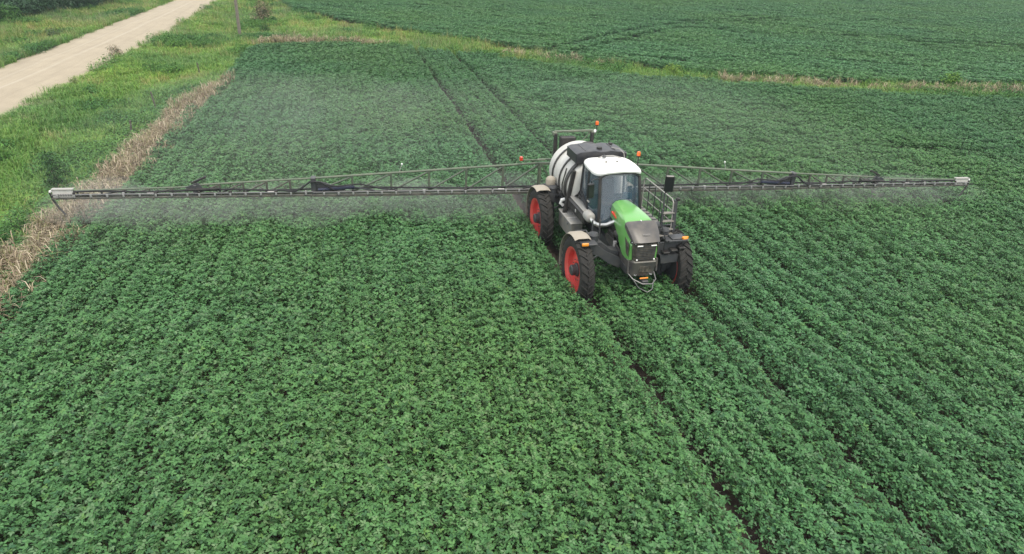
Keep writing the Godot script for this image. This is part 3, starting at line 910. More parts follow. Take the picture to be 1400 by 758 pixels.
func build_side_gear(S: Node3D) -> void:
	# left flank: tool locker, long air-cleaner box, silver pipe to the engine
	var lock := part(S, "locker", MB.new().box(V(-0.98, 1.30, -0.72), V(0.42, 0.52, 1.36), 0.03), M.grey)
	part(lock, "lid", MB.new().box(V(-0.98, 1.575, -0.72), V(0.46, 0.035, 1.40), 0.012), M.light_grey)
	for z in [-1.05, -0.4]:
		part(lock, "latch", MB.new().box(V(-1.20, 1.46, z), V(0.03, 0.08, 0.06), 0.01), M.steel)
	for z in [-0.95, -0.5]:
		part(lock, "lid_rib", MB.new().box(V(-0.98, 1.60, z), V(0.40, 0.02, 0.10), 0.006), M.pale)
	var box := part(S, "filter_box", MB.new().box(V(-0.90, 1.98, -0.28), V(0.30, 0.36, 1.85), 0.05), M.black)
	part(box, "top_plate", MB.new().box(V(-0.86, 2.175, -0.28), V(0.24, 0.03, 1.80), 0.01), M.light_grey)
	part(box, "vent", MB.new().box(V(-1.055, 2.0, -0.1), V(0.012, 0.09, 0.09), 0.004), M.pale)
	part(S, "air_cleaner", MB.new().lathe([Vector2(0, -0.18), Vector2(0.12, -0.17), Vector2(0.16, -0.12), Vector2(0.165, 0.14), Vector2(0.14, 0.19), Vector2(0.09, 0.22), Vector2(0, 0.22)], axis_z(V(-0.90, 2.13, 0.72)), 22), M.light_grey)
	part(S, "intake_pipe", MB.new().tube([V(-0.90, 2.12, 0.86), V(-0.89, 2.09, 1.05), V(-0.84, 2.05, 1.2), V(-0.72, 2.05, 1.34), V(-0.56, 2.1, 1.44), V(-0.42, 2.2, 1.52), V(-0.34, 2.24, 1.55)], 0.065, 14), M.chrome)
	for k in 3:
		part(S, "cab_tube", MB.new().tube([V(-0.72 - 0.05 * k, 2.2, -0.9), V(-0.76 - 0.03 * k, 2.6 - 0.1 * k, -0.55), V(-0.80, 2.05, 0.5 + 0.15 * k), V(-0.6, 1.75, 1.0)], 0.022, 6), M.hose)
	part(S, "suction_elbow", MB.new().tube([V(-1.02, 1.95, -1.32), V(-1.12, 1.92, -1.36), V(-1.15, 1.80, -1.38), V(-1.06, 1.72, -1.36)], 0.06, 12), M.white)
	part(S, "left_grab_post", MB.new().rod(V(-0.96, 1.75, 1.3), V(-0.96, 2.2, 1.26), 0.026, 8), M.frame)
	part(S, "left_grab_post", MB.new().rod(V(-0.80, 1.7, 1.5), V(-0.80, 2.28, 1.44), 0.026, 8), M.frame)
	part(S, "left_step", MB.new().box(V(-0.98, 1.72, 1.25), V(0.34, 0.06, 0.3), 0.012), M.grey)
	part(S, "fuel_tank", MB.new().box(V(-0.78, 1.72, -2.3), V(0.3, 0.5, 1.0), 0.08), M.black)
	# spare jug and pump gear by the rear wheel
	part(S, "clean_water_jug", MB.new().lathe([Vector2(0, 0), Vector2(0.15, 0), Vector2(0.17, 0.05), Vector2(0.17, 0.2), Vector2(0.12, 0.27), Vector2(0.06, 0.3), Vector2(0, 0.3)], Transform3D(Basis(), V(-1.25, 2.13, -2.35)), 20), M.tan)
	part(S, "jug_shelf", MB.new().box(V(-1.22, 2.115, -2.35), V(0.42, 0.03, 0.4), 0.008), M.frame)
	for k in 6:
		var o := 0.09 * k
		part(S, "spray_hose", MB.new().tube([V(-0.95, 2.05 + 0.03 * k, -3.3), V(-1.16 - 0.02 * k, 1.9 - o * 0.4, -2.6 + o), V(-1.1, 1.8 + 0.05 * k, -1.9 + o), V(-0.95, 1.6, -1.2)], 0.024, 6), M.hose)
	part(S, "valve_block", MB.new().box(V(-1.02, 1.92, -1.9), V(0.2, 0.3, 0.5), 0.03), M.black)
	part(S, "exhaust_box", MB.new().box(V(0.92, 1.75, -0.5), V(0.4, 0.6, 1.5), 0.05), M.grey)
	for x in [-1.0, 1.0]:
		part(S, "tail_bracket", MB.new().box(V(x * 0.62, 1.4, -3.6), V(0.12, 0.5, 0.7), 0.02), M.frame)

func build_walkway(S: Node3D) -> void:
	# right flank: platform, handrails and the folded access ladder
	var deck := part(S, "walkway", MB.new().box(V(1.0, 1.98, 1.05), V(0.52, 0.05, 2.5), 0.012), M.grey)
	for k in 9:
		part(deck, "tread_bar", MB.new().box(V(1.0, 2.012, 0.0 + k * 0.26), V(0.46, 0.014, 0.05)), M.frame)
	part(deck, "bracket", MB.new().box(V(0.65, 1.8, 1.2), V(0.4, 0.3, 0.2), 0.02), M.frame)
	var rail := part(S, "handrail", MB.new().tube([V(1.22, 2.0, -0.15), V(1.22, 2.92, -0.15), V(1.22, 3.0, 0.0), V(1.22, 3.0, 1.9), V(1.22, 2.92, 2.02), V(1.22, 2.0, 2.06)], 0.019, 8), M.light_grey)
	part(rail, "mid_rail", MB.new().rod(V(1.22, 2.66, -0.15), V(1.22, 2.66, 2.04), 0.015, 8), M.light_grey)
	part(rail, "low_rail", MB.new().rod(V(1.22, 2.32, -0.15), V(1.22, 2.32, 2.05), 0.014, 8), M.light_grey)
	for z in [0.3, 0.75, 1.2, 1.62]:
		part(rail, "post", MB.new().rod(V(1.22, 2.0, z), V(1.22, 3.0, z), 0.017, 8), M.frame)
	part(S, "mirror_post", MB.new().tube([V(1.05, 2.0, 1.85), V(1.02, 2.6, 1.84), V(1.0, 3.14, 1.8)], 0.028, 8), M.frame)
	# ladder folded up against the deck end
	var lad := part(S, "ladder", MB.new().prism([Vector2(2.0, 1.75), Vector2(2.12, 1.75), Vector2(2.02, 2.98), Vector2(1.94, 2.98)], V(1.30, 0, 0), V(0, 0, 1), V(0, 1, 0), V(1, 0, 0), 0.10), M.frame)
	part(lad, "stile", MB.new().prism([Vector2(2.0, 1.75), Vector2(2.12, 1.75), Vector2(2.02, 2.72), Vector2(1.94, 2.72)], V(0.92, 0, 0), V(0, 0, 1), V(0, 1, 0), V(1, 0, 0), 0.05), M.frame)
	for k in 4:
		part(lad, "rung", MB.new().box(V(1.1, 1.85 + 0.25 * k, 2.07 - 0.02 * k), V(0.36, 0.04, 0.14), 0.01), M.grey)
	part(lad, "lamp", MB.new().lathe([Vector2(0, 0), Vector2(0.05, 0), Vector2(0.06, 0.06), Vector2(0.04, 0.1), Vector2(0, 0.1)], axis_z(V(1.36, 3.0, 1.95)), 12), M.black)
	# stepped platform over the right front wheel
	var st := part(S, "step_platform", MB.new().box(V(1.32, 1.98, 2.55), V(0.62, 0.05, 0.42), 0.012), M.frame)
	st.position.x = -0.2
	part(st, "frame", MB.new().tube([V(1.04, 2.0, 2.74), V(1.04, 2.04, 2.8), V(1.62, 2.04, 2.8), V(1.66, 2.04, 2.74), V(1.66, 2.04, 2.4)], 0.022, 8), M.frame)
	part(st, "side_plate", MB.new().prism([Vector2(0.72, 1.75), Vector2(0.95, 1.48), Vector2(1.42, 1.46), Vector2(1.58, 1.72), Vector2(1.62, 1.94), Vector2(0.8, 1.94)], V(0, 0, 2.62), V(1, 0, 0), V(0, 1, 0), V(0, 0, 1), 0.08), M.frame)
	part(st, "lower_tray", MB.new().prism([Vector2(0.80, 1.62), Vector2(0.86, 1.36), Vector2(1.42, 1.38), Vector2(1.5, 1.62)], V(0, 0, 2.66), V(1, 0, 0), V(0, 1, 0), V(0, 0, 1), 0.34), M.frame)
	for k in 3:
		part(st, "step", MB.new().box(V(0.98 + 0.24 * k, 1.70 + 0.06 * k, 2.78), V(0.2, 0.05, 0.2), 0.012), M.black)
	for k in 4:
		part(st, "upright", MB.new().rod(V(0.72 + 0.1 * k, 1.6, 2.45 - 0.05 * k), V(0.70 + 0.11 * k, 2.42 - 0.1 * k, 2.4 - 0.08 * k), 0.02, 6), M.frame)
	part(st, "reflector", MB.new().box(V(1.58, 2.055, 2.74), V(0.14, 0.07, 0.05), 0.012), M.amber)
	part(S, "coolant_hose", MB.new().tube([V(0.55, 2.3, 2.2), V(0.72, 2.36, 2.5), V(0.74, 2.1, 2.74), V(0.70, 1.5, 2.8), V(0.72, 1.28, 2.72), V(0.84, 1.3, 2.68), V(0.88, 1.55, 2.7)], 0.018, 6), M.hose)
	part(S, "coolant_hose", MB.new().tube([V(1.4, 1.5, 2.6), V(1.52, 1.2, 2.62), V(1.46, 0.98, 2.55), V(1.36, 1.1, 2.4)], 0.016, 6), M.hose)
	part(S, "accumulator", MB.new().lathe([Vector2(0, 0), Vector2(0.09, 0.02), Vector2(0.1, 0.1), Vector2(0.1, 0.3), Vector2(0.06, 0.37), Vector2(0, 0.38)], Transform3D(Basis(), V(0.66, 2.05, 2.3)), 16), M.frame)
	part(S, "engine_side_pod", MB.new().box(V(0.62, 1.95, 1.75), V(0.26, 0.6, 0.9), 0.05), M.frame)

# ------------------------------------------------------------------ boom
func build_boom(S: Node3D) -> void:
	# lift mast on the tail of the machine
	var mast := Node3D.new()
	mast.name = "lift_mast"
	S.add_child(mast, true)
	for sd in [-1.0, 1.0]:
		part(mast, "upright", MB.new().box(V(sd * 0.69, 2.0, -3.9), V(0.11, 1.5, 0.14), 0.012), M.boom_green)
		part(mast, "slide", MB.new().box(V(sd * 0.69, 2.98, -3.86), V(0.12, 1.06, 0.12), 0.012), M.black)
		part(mast, "foot", MB.new().box(V(sd * 0.69, 1.5, -3.84), V(0.16, 0.7, 0.22), 0.02), M.black)
		part(mast, "lift_arm", MB.new().prism([Vector2(-3.4, 1.5), Vector2(-3.4, 1.66), Vector2(-3.95, 2.06), Vector2(-3.95, 1.9)], V(sd * 0.55, 0, 0), V(0, 0, 1), V(0, 1, 0), V(1, 0, 0), 0.08), M.frame)
		part(mast, "bracket", MB.new().box(V(sd * 0.72, 3.5, -3.9), V(0.16, 0.14, 0.16), 0.02), M.boom_green)
	part(mast, "top_bar", MB.new().box(V(0, 3.565, -3.9), V(1.46, 0.075, 0.075), 0.01), M.boom_green)
	part(mast, "diagonal", MB.new().rod(V(0.30, 3.1, -3.95), V(0.64, 3.54, -3.9), 0.024, 8), M.boom_green)
	part(mast, "mid_bar", MB.new().box(V(0, 2.5, -3.95), V(1.4, 0.09, 0.08), 0.01), M.boom_green)
	part(mast, "white_lamp", MB.new().box(V(0.78, 3.56, -3.84), V(0.09, 0.1, 0.07), 0.015), M.lamp)
	part(mast, "control_box", MB.new().box(V(-0.30, 3.22, -3.66), V(0.56, 0.44, 0.24), 0.03), M.black)

	var hang := Transform3D(Basis.from_euler(Vector3(0, deg_to_rad(-2.34), 0)) * Basis(Vector3.BACK, deg_to_rad(-1.36)), V(0, 0, -4.19))
	var bolt_post := {}
	# centre frame
	var ctr := Node3D.new()
	ctr.name = "boom_centre"
	S.add_child(ctr, true)
	ctr.transform = hang
	part(ctr, "bottom_beam", MB.new().box(V(0, 1.26, 0), V(2.5, 0.13, 0.2), 0.015), M.boom_grey)
	part(ctr, "top_beam", MB.new().box(V(0, 2.28, 0), V(2.4, 0.09, 0.1), 0.012), M.boom_green)
	for x in [-1.15, -0.5, 0.5, 1.15]:
		part(ctr, "post", MB.new().box(V(x, 1.77, 0), V(0.075, 0.94, 0.08), 0.01), M.boom_green)
	for sd in [-1.0, 1.0]:
		part(ctr, "brace", MB.new().rod(V(sd * 0.55, 1.34, 0), V(sd * 1.1, 2.2, 0), 0.026, 8), M.boom_green)
		part(ctr, "tilt_ram", MB.new().rod(V(sd * 0.2, 2.1, 0.1), V(sd * 0.95, 1.45, 0.1), 0.045, 10), M.frame)
		part(ctr, "hose_bundle", MB.new().tube([V(sd * 0.6, 1.5, 0.12), V(sd * 0.95, 1.38, 0.16), V(sd * 1.3, 1.46, 0.12), V(sd * 1.8, 1.36, 0.1)], 0.035, 8), M.hose)
	var arm := part(ctr, "lamp_arm", MB.new().tube([V(-1.0, 2.42, 0.06), V(-1.3, 2.44, 0.1), V(-1.86, 2.45, 0.12)], 0.022, 8), M.boom_green)
	part(arm, "red_lamp", MB.new().box(V(-1.92, 2.50, 0.12), V(0.12, 0.16, 0.09), 0.02), M.redlens)
	part(ctr, "green_spur", MB.new().box(V(-0.98, 2.44, 0.02), V(0.6, 0.06, 0.06), 0.01), M.boom_green)

	for sd in [-1.0, 1.0]:
		wing(S, hang, sd)

func top_y(x: float) -> float:
	# height of the top chord above the ground at x metres from the middle
	if x < 9.32: return lerpf(2.30, 1.80, (x - 1.15) / 8.17)
	if x < 13.2: return lerpf(1.80, 1.60, (x - 9.32) / 3.88)
	return lerpf(1.54, 1.44, (x - 13.2) / 4.4)

func wing(S: Node3D, hang: Transform3D, sd: float) -> void:
	var spans := [[1.2, 9.32], [9.32, 13.2], [13.2, 17.62]]
	var names := ["boom_inner_section", "boom_middle_section", "boom_tip_section"]
	var y0 := 1.22
	var nozzle := MB.new().lathe([Vector2(0, 0.05), Vector2(0.035, 0.05), Vector2(0.035, -0.03), Vector2(0.02, -0.06), Vector2(0, -0.07)], Transform3D(), 8).mesh(M.nozzle)
	for k in 3:
		var a: float = spans[k][0]
		var b: float = spans[k][1]
		var o := Node3D.new()
		o.name = names[k]
		S.add_child(o, true)
		o.transform = hang
		var slim := [1.0, 0.75, 0.6][k] as float
		part(o, "top_chord", MB.new().tube([V(sd * a, top_y(a + 0.001), 0), V(sd * b, top_y(b - 0.001), 0)], 0.034 * slim + 0.008, 8), M.boom_green)
		for zz in [-0.17, 0.17]:
			part(o, "bottom_chord", MB.new().box(V(sd * (a + b) * 0.5, y0, zz * slim), V(b - a, 0.085 * slim + 0.01, 0.07 * slim), 0.008), M.boom_grey)
		part(o, "spray_line", MB.new().rod(V(sd * a, y0 + 0.13, 0.2 * slim), V(sd * b, y0 + 0.13, 0.2 * slim), 0.022, 8), M.steel)
		part(o, "feed_hose", MB.new().tube([V(sd * a, y0 + 0.2, 0.02), V(sd * lerpf(a, b, 0.35), y0 + 0.17 , 0.05), V(sd * lerpf(a, b, 0.7), y0 + 0.22, 0.02), V(sd * b, y0 + 0.18, 0.02)], 0.034, 8), M.hose)
		var n := [6, 5, 6][k] as int
		for i in n + 1:
			var x := lerpf(a, b, float(i) / n)
			if i == 0 and k > 0: continue
			var ty := top_y(clampf(x, a + 0.001, b - 0.001))
			part(o, "post", MB.new().box(V(sd * x, (y0 + ty) * 0.5, 0), V(0.065 * slim + 0.012, ty - y0, 0.07), 0.006), M.strut if k == 0 else M.boom_grey)
			part(o, "spreader", MB.new().box(V(sd * x, y0 + 0.002, 0), V(0.05, 0.05, 0.42 * slim), 0.006), M.boom_grey)
			if i < n and (k < 2 or i < 4):
				var x2 := lerpf(a, b, float(i + 1) / n)
				var ty2 := top_y(clampf(x2, a + 0.001, b - 0.001))
				part(o, "brace", MB.new().rod(V(sd * x, ty - 0.04, 0.0), V(sd * x2, y0 + 0.08, 0.0), 0.026 * slim + 0.008, 6), M.strut if k == 0 else M.boom_grey)
				if k == 1:
					part(o, "brace", MB.new().rod(V(sd * x, y0 + 0.08, 0.03), V(sd * (x + x2) * 0.5, (ty + ty2) * 0.5 - 0.04, 0.0), 0.014, 6), M.boom_grey)
		var x := a + 0.25
		var c := 0
		while x < b - 0.1:
			put(o, "nozzle", nozzle, Transform3D(Basis(), V(sd * x, y0 + 0.09, 0.23 * slim)))
			if (c * 7 + k) % 5 < 2:
				part(o, "nozzle_bracket", MB.new().box(V(sd * x, y0 + 0.14, 0.19 * slim), V(0.05 + 0.03 * (c % 3), 0.10 + 0.04 * (c % 2), 0.05), 0.01), M.nozzle if c % 4 == 0 else M.black)
			if c % 4 == 2:
				part(o, "line_clamp", MB.new().box(V(sd * (x + 0.17), y0 + 0.12, 0.14 * slim), V(0.24, 0.07, 0.07), 0.012), M.pale if c % 8 == 2 else M.black)
			x += 0.5
			c += 1
		if k == 0:
			# hinge, folding ram and looped hoses near the outer joint
			part(o, "hinge_post", MB.new().box(V(sd * 9.3, 1.52, 0), V(0.17, 0.66, 0.3), 0.02), M.frame)
			part(o, "fold_ram", MB.new().rod(V(sd * 7.9, 1.5, 0.12), V(sd * 9.15, 1.42, 0.12), 0.055, 10), M.blue)
			part(o, "ram_rod", MB.new().rod(V(sd * 7.2, 1.36, 0.12), V(sd * 7.95, 1.5, 0.12), 0.03, 8), M.frame)
			part(o, "link_plate", MB.new().prism([Vector2(8.2, 1.36), Vector2(9.2, 1.34), Vector2(9.25, 1.72), Vector2(9.0, 1.68), Vector2(8.4, 1.46)], V(0, 0, 0.05), V(sd, 0, 0), V(0, 1, 0), V(0, 0, 1), 0.05), M.frame)
			part(o, "hose_loop", MB.new().tube([V(sd * 8.6, 1.4, 0.16), V(sd * 9.05, 1.72, 0.2), V(sd * 9.4, 1.74, 0.2), V(sd * 9.7, 1.5, 0.18), V(sd * 9.95, 1.38, 0.16), V(sd * 10.5, 1.44, 0.14)], 0.034, 8), M.hose)
			part(o, "hose_loop", MB.new().tube([V(sd * 6.4, 1.38, 0.14), V(sd * 7.0, 1.46, 0.2), V(sd * 7.7, 1.64, 0.2), V(sd * 8.5, 1.56, 0.2), V(sd * 9.2, 1.66, 0.18)], 0.028, 8), M.hose)
			part(o, "sensor_whip", MB.new().tube([V(sd * 6.3, 2.0, 0.0), V(sd * 6.28, 2.14, 0.01), V(sd * 6.22, 2.26, 0.02)], 0.01, 6), M.pale)
			part(o, "sensor_cap", MB.new().lathe([Vector2(0, 0), Vector2(0.02, 0), Vector2(0.034, 0.035), Vector2(0.028, 0.07), Vector2(0, 0.08)], Transform3D(Basis(), V(sd * 6.22, 2.25, 0.02)), 12), M.lamp)
		elif k == 1:
			part(o, "breakaway_lever", MB.new().box(V(sd * 13.05, 1.78, 0.0), V(0.52, 0.075, 0.08), 0.012, Basis(Vector3.BACK, -sd * 0.42)), M.black)
			part(o, "hinge_post", MB.new().box(V(sd * 13.2, 1.42, 0), V(0.14, 0.42, 0.22), 0.02), M.frame)
			part(o, "spring_ram", MB.new().rod(V(sd * 12.4, 1.5, 0.1), V(sd * 13.5, 1.46, 0.1), 0.045, 8), M.black)
			part(o, "link_plate", MB.new().prism([Vector2(12.85, 1.4), Vector2(13.4, 1.4), Vector2(13.5, 1.55), Vector2(13.1, 1.7)], V(0, 0, 0.06), V(sd, 0, 0), V(0, 1, 0), V(0, 0, 1), 0.04), M.frame)
		else:
			part(o, "end_plate", MB.new().box(V(sd * 17.3, 1.36, 0.05), V(0.62, 0.30, 0.05), 0.012), M.tank)
			part(o, "end_cap", MB.new().box(V(sd * 17.3, 1.52, 0.02), V(0.66, 0.04, 0.16), 0.01), M.light_grey)
			for i in 6:
				part(o, "plate_slot", MB.new().box(V(sd * (17.06 + 0.075 * i), 1.33, 0.08), V(0.035, 0.08, 0.012)), M.grey)
			part(o, "end_elbow", MB.new().tube([V(sd * 17.58, 1.47, 0.03), V(sd * 17.68, 1.45, 0.03), V(sd * 17.7, 1.36, 0.03)], 0.04, 8), M.white)
			part(o, "drop_tube", MB.new().tube([V(sd * 17.7, 1.42, 0.04), V(sd * 17.64, 1.16, 0.05), V(sd * 17.5, 0.86, 0.07), V(sd * 17.36, 0.66, 0.09)], 0.034, 8), M.black)


# ------------------------------------------------------------------ drifting spray under the booms
func make_mist() -> void:
	var o := Node3D.new()
	o.name = numbered("spray_mist")
	o.set_meta("kind", "stuff")
	tag(o, "thin white spray mist drifting low under both boom wings", "mist")
	add_child(o)
	o.position = SITE
	o.rotation_degrees.y = YAW - 2.34
	for sd in [-1.0, 1.0]:
		for k in 13:
			var m := FogMaterial.new()
			m.albedo = Color(1.0, 1.0, 1.0)
			m.density = MIST * rng.randf_range(0.6, 1.3)
			var f := FogVolume.new()
			f.name = "puff"
			f.shape = RenderingServer.FOG_VOLUME_SHAPE_ELLIPSOID
			var x: float = sd * (1.9 + k * 1.25)
			f.size = V(rng.randf_range(2.6, 3.6), rng.randf_range(0.9, 1.2), rng.randf_range(2.4, 4.4))
			f.position = V(x, 0.84 - 0.024 * x, -4.35 + rng.randf_range(-0.9, 0.9))
			f.material = m
			f.set_meta("kind", "stuff")
			o.add_child(f, true)
		# thinner air full of droplets that hangs over the ground already sprayed
		for k in 5:
			var m := FogMaterial.new()
			m.albedo = Color(1.0, 1.0, 1.0)
			m.density = MIST * (0.11 if sd < 0.0 else 0.07)
			var f := FogVolume.new()
			f.name = "puff"
			f.shape = RenderingServer.FOG_VOLUME_SHAPE_ELLIPSOID
			f.size = V(rng.randf_range(9.0, 12.0), rng.randf_range(1.7, 2.2), rng.randf_range(22.0, 36.0))
			f.position = V(sd * (3.0 + k * 3.1), 0.9 - 0.024 * sd * (3.0 + k * 3.1), -16.0 + rng.randf_range(-3.0, 2.0))
			f.material = m
			f.set_meta("kind", "stuff")
			o.add_child(f, true)

const MIST := 0.048


# ------------------------------------------------------------------ plants
class Leaves:
	var P := PackedVector3Array()
	var N := PackedVector3Array()
	var C := PackedColorArray()

	func tri(a: Vector3, b: Vector3, c: Vector3, col: Color) -> void:
		var n := (c - a).cross(b - a).normalized()
		for p in [a, b, c]:
			P.append(p); N.append(n); C.append(col)

	# one ovate blade folded along its midrib
	func leaflet(base: Vector3, dir: Vector3, up: Vector3, l: float, w: float, fold: float, droop: float, col: Color, fine := true) -> void:
		var s := dir.cross(up).normalized()
		var u := s.cross(dir).normalized()
		var m := base + dir * l * 0.5 - u * droop * l * 0.22
		var tip := base + dir * l - u * droop * l
		for sd in [-1.0, 1.0]:
			var k: Vector3 = s * (sd * w * 0.5)
			var lift: Vector3 = u * fold * w * 0.5
			if fine:
				var a: Vector3 = base + dir * l * 0.22 + k * 0.86 + lift * 0.86 - u * droop * l * 0.05
				var b: Vector3 = base + dir * l * 0.58 + k * 0.88 + lift * 0.8 - u * droop * l * 0.34
				tri(base, a, m, col); tri(a, b, m, col); tri(b, tip, m, col)
			else:
				var a: Vector3 = base + dir * l * 0.38 + k + lift - u * droop * l * 0.14
				tri(base, a, tip, col)

	func blade(base: Vector3, az: float, h: float, w: float, lean: float, col: Color) -> void:
		var d := Vector3(cos(az), 0, sin(az))
		var s := Vector3(-sin(az), 0, cos(az)) * w * 0.5
		var m := base + Vector3.UP * h * 0.62 + d * h * lean * 0.35
		var t := base + Vector3.UP * h * (1.0 - lean * 0.35) + d * h * lean
		tri(base - s, base + s, m + s * 0.8, col); tri(base - s, m + s * 0.8, m - s * 0.8, col)
		tri(m - s * 0.8, m + s * 0.8, t, col)

	func stalk(a: Vector3, b: Vector3, r: float, col: Color) -> void:
		var d := (b - a).normalized()
		var s := d.cross(Vector3.UP if absf(d.y) < 0.9 else Vector3.RIGHT).normalized() * r
		var u := d.cross(s)
		var o := [s, -s * 0.5 + u * 0.87, -s * 0.5 - u * 0.87]
		for k in 3:
			var p: Vector3 = o[k]
			var q: Vector3 = o[(k + 1) % 3]
			tri(a + p, a + q, b + q * 0.6, col); tri(a + p, b + q * 0.6, b + p * 0.6, col)

	func mesh(mat: Material) -> ArrayMesh:
		var arr := []
		arr.resize(Mesh.ARRAY_MAX)
		arr[Mesh.ARRAY_VERTEX] = P; arr[Mesh.ARRAY_NORMAL] = N; arr[Mesh.ARRAY_COLOR] = C
		var m := ArrayMesh.new()
		m.add_surface_from_arrays(Mesh.PRIMITIVE_TRIANGLES, arr)
		m.surface_set_material(0, mat)
		return m


func soy_color() -> Color:
	var t := rng.randf()
	var c := Color(0.048, 0.129, 0.046).lerp(Color(0.083, 0.197, 0.069), t)
	var k := rng.randf()
	if k < 0.03: c = Color(0.105, 0.215, 0.065)
	elif k < 0.13: c = Color(0.105, 0.19, 0.09)
	elif k < 0.17: c = Color(0.042, 0.110, 0.050)
	return c

# a stretch of one crop row: len metres long, spread half-width, with n three-part leaves
func soy_tile(length: float, spread: float, n: int, fine: bool, size: float, depth := 0.6, tilt := 1.0) -> ArrayMesh:
	var L := Leaves.new()
	for i in n:
		var z := rng.randf_range(-0.56, 0.56) * length
		var t := clampf(rng.randfn(0.0, 0.5), -1.0, 1.0)
		var top := 0.76 * (0.66 + 0.34 * (1.0 - t * t)) + rng.randf_range(-0.07, 0.08)
		var y := top * (1.0 - pow(rng.randf(), 1.7) * depth)
		var az := rng.randf() * TAU
		if rng.randf() < 0.5: az = (0.0 if t > 0.0 else PI) + rng.randfn(0.0, 0.7)
		var c := soy_color()
		var lean := rng.randf_range(-0.35, 0.6) * tilt
		var d := Vector3(cos(az), -lean * 0.9 + 0.25, sin(az)).normalized()
		var up := (Vector3.UP + Vector3(cos(az), 0, sin(az)) * lean * 0.6 + Vector3(rng.randfn(0, 0.28), 0, rng.randfn(0, 0.28)) * tilt).normalized()
		var p := Vector3(t * spread, y, z)
		var l := size * rng.randf_range(0.75, 1.2)
		var w := l * rng.randf_range(0.48, 0.64)
		for k in 3:
			var turn: float = [0.0, 1.25, -1.25][k] + rng.randfn(0, 0.15)
			var dk := d.rotated(up, turn)
			dk.y += rng.randfn(0, 0.12)
			var ck := c * rng.randf_range(0.9, 1.1)
			ck.a = 1.0
			L.leaflet(p + (d * l * 0.25 if k == 0 else Vector3.ZERO), dk.normalized(), (up + Vector3(rng.randfn(0, 0.18), 0, rng.randfn(0, 0.18))).normalized(), l * (1.0 if k == 0 else 0.9), w, rng.randf_range(-0.1, 0.5), rng.randf_range(0.0, 0.35), ck, fine)
		if fine and i % 3 == 0:
			L.stalk(Vector3(t * spread * 0.3, y * 0.25, z * 0.95), p, 0.004, Color(0.09, 0.13, 0.05))
	if fine:
		for k in 5:
			var z := rng.randf_range(-0.5, 0.5) * length
			L.stalk(Vector3(rng.randfn(0, 0.03), 0, z), Vector3(rng.randfn(0, 0.07), 0.55, z + rng.randfn(0, 0.05)), 0.008, Color(0.08, 0.10, 0.045))
	return L.mesh(M.leaf)

class Scatter:
	var bufs := []
	var meshes := []
	func _init(m: Array) -> void:
		meshes = m
		for i in m.size(): bufs.append(PackedFloat32Array())
	func add(k: int, t: Transform3D, c: Color) -> void:
		var b := t.basis
		var o := t.origin
		bufs[k].append_array(PackedFloat32Array([b.x.x, b.y.x, b.z.x, o.x, b.x.y, b.y.y, b.z.y, o.y, b.x.z, b.y.z, b.z.z, o.z, c.r, c.g, c.b, 1.0]))
	func place(root: Node3D, called: String) -> int:
		var n := 0
		for i in meshes.size():
			var cnt: int = bufs[i].size() / 16
			if cnt == 0: continue
			n += cnt
			var mm := MultiMesh.new()
			mm.transform_format = MultiMesh.TRANSFORM_3D
			mm.use_colors = true
			mm.mesh = meshes[i]
			mm.instance_count = cnt
			mm.buffer = bufs[i]
			var o := MultiMeshInstance3D.new()
			o.name = called
			o.multimesh = mm
			o.set_meta("kind", "stuff")
			root.add_child(o, true)
		return n

func stuff(called: String, label: String, category: String) -> Node3D:
	var o := Node3D.new()
	o.name = numbered(called)
	o.set_meta("kind", "stuff")
	add_child(o)
	tag(o, label, category)
	return o

var cam_inv: Transform3D
func in_view(p: Vector3, room := 1.1, metres := 2.5) -> bool:
	var q := cam_inv * p
	if q.z > -2.0: return false
	var ty := tan(deg_to_rad(43.87 * 0.5))
	var d := -q.z
	return absf(q.x) < d * ty * 1.847 * room + metres and absf(q.y) < d * ty * room + metres

func gap_at(g: float, k: FastNoiseLite, along: float, id: int) -> float:
	return clampf((k.get_noise_2d(along * 0.9, id * 37.0) - 0.12) * 3.0, 0.0, 1.0) * g

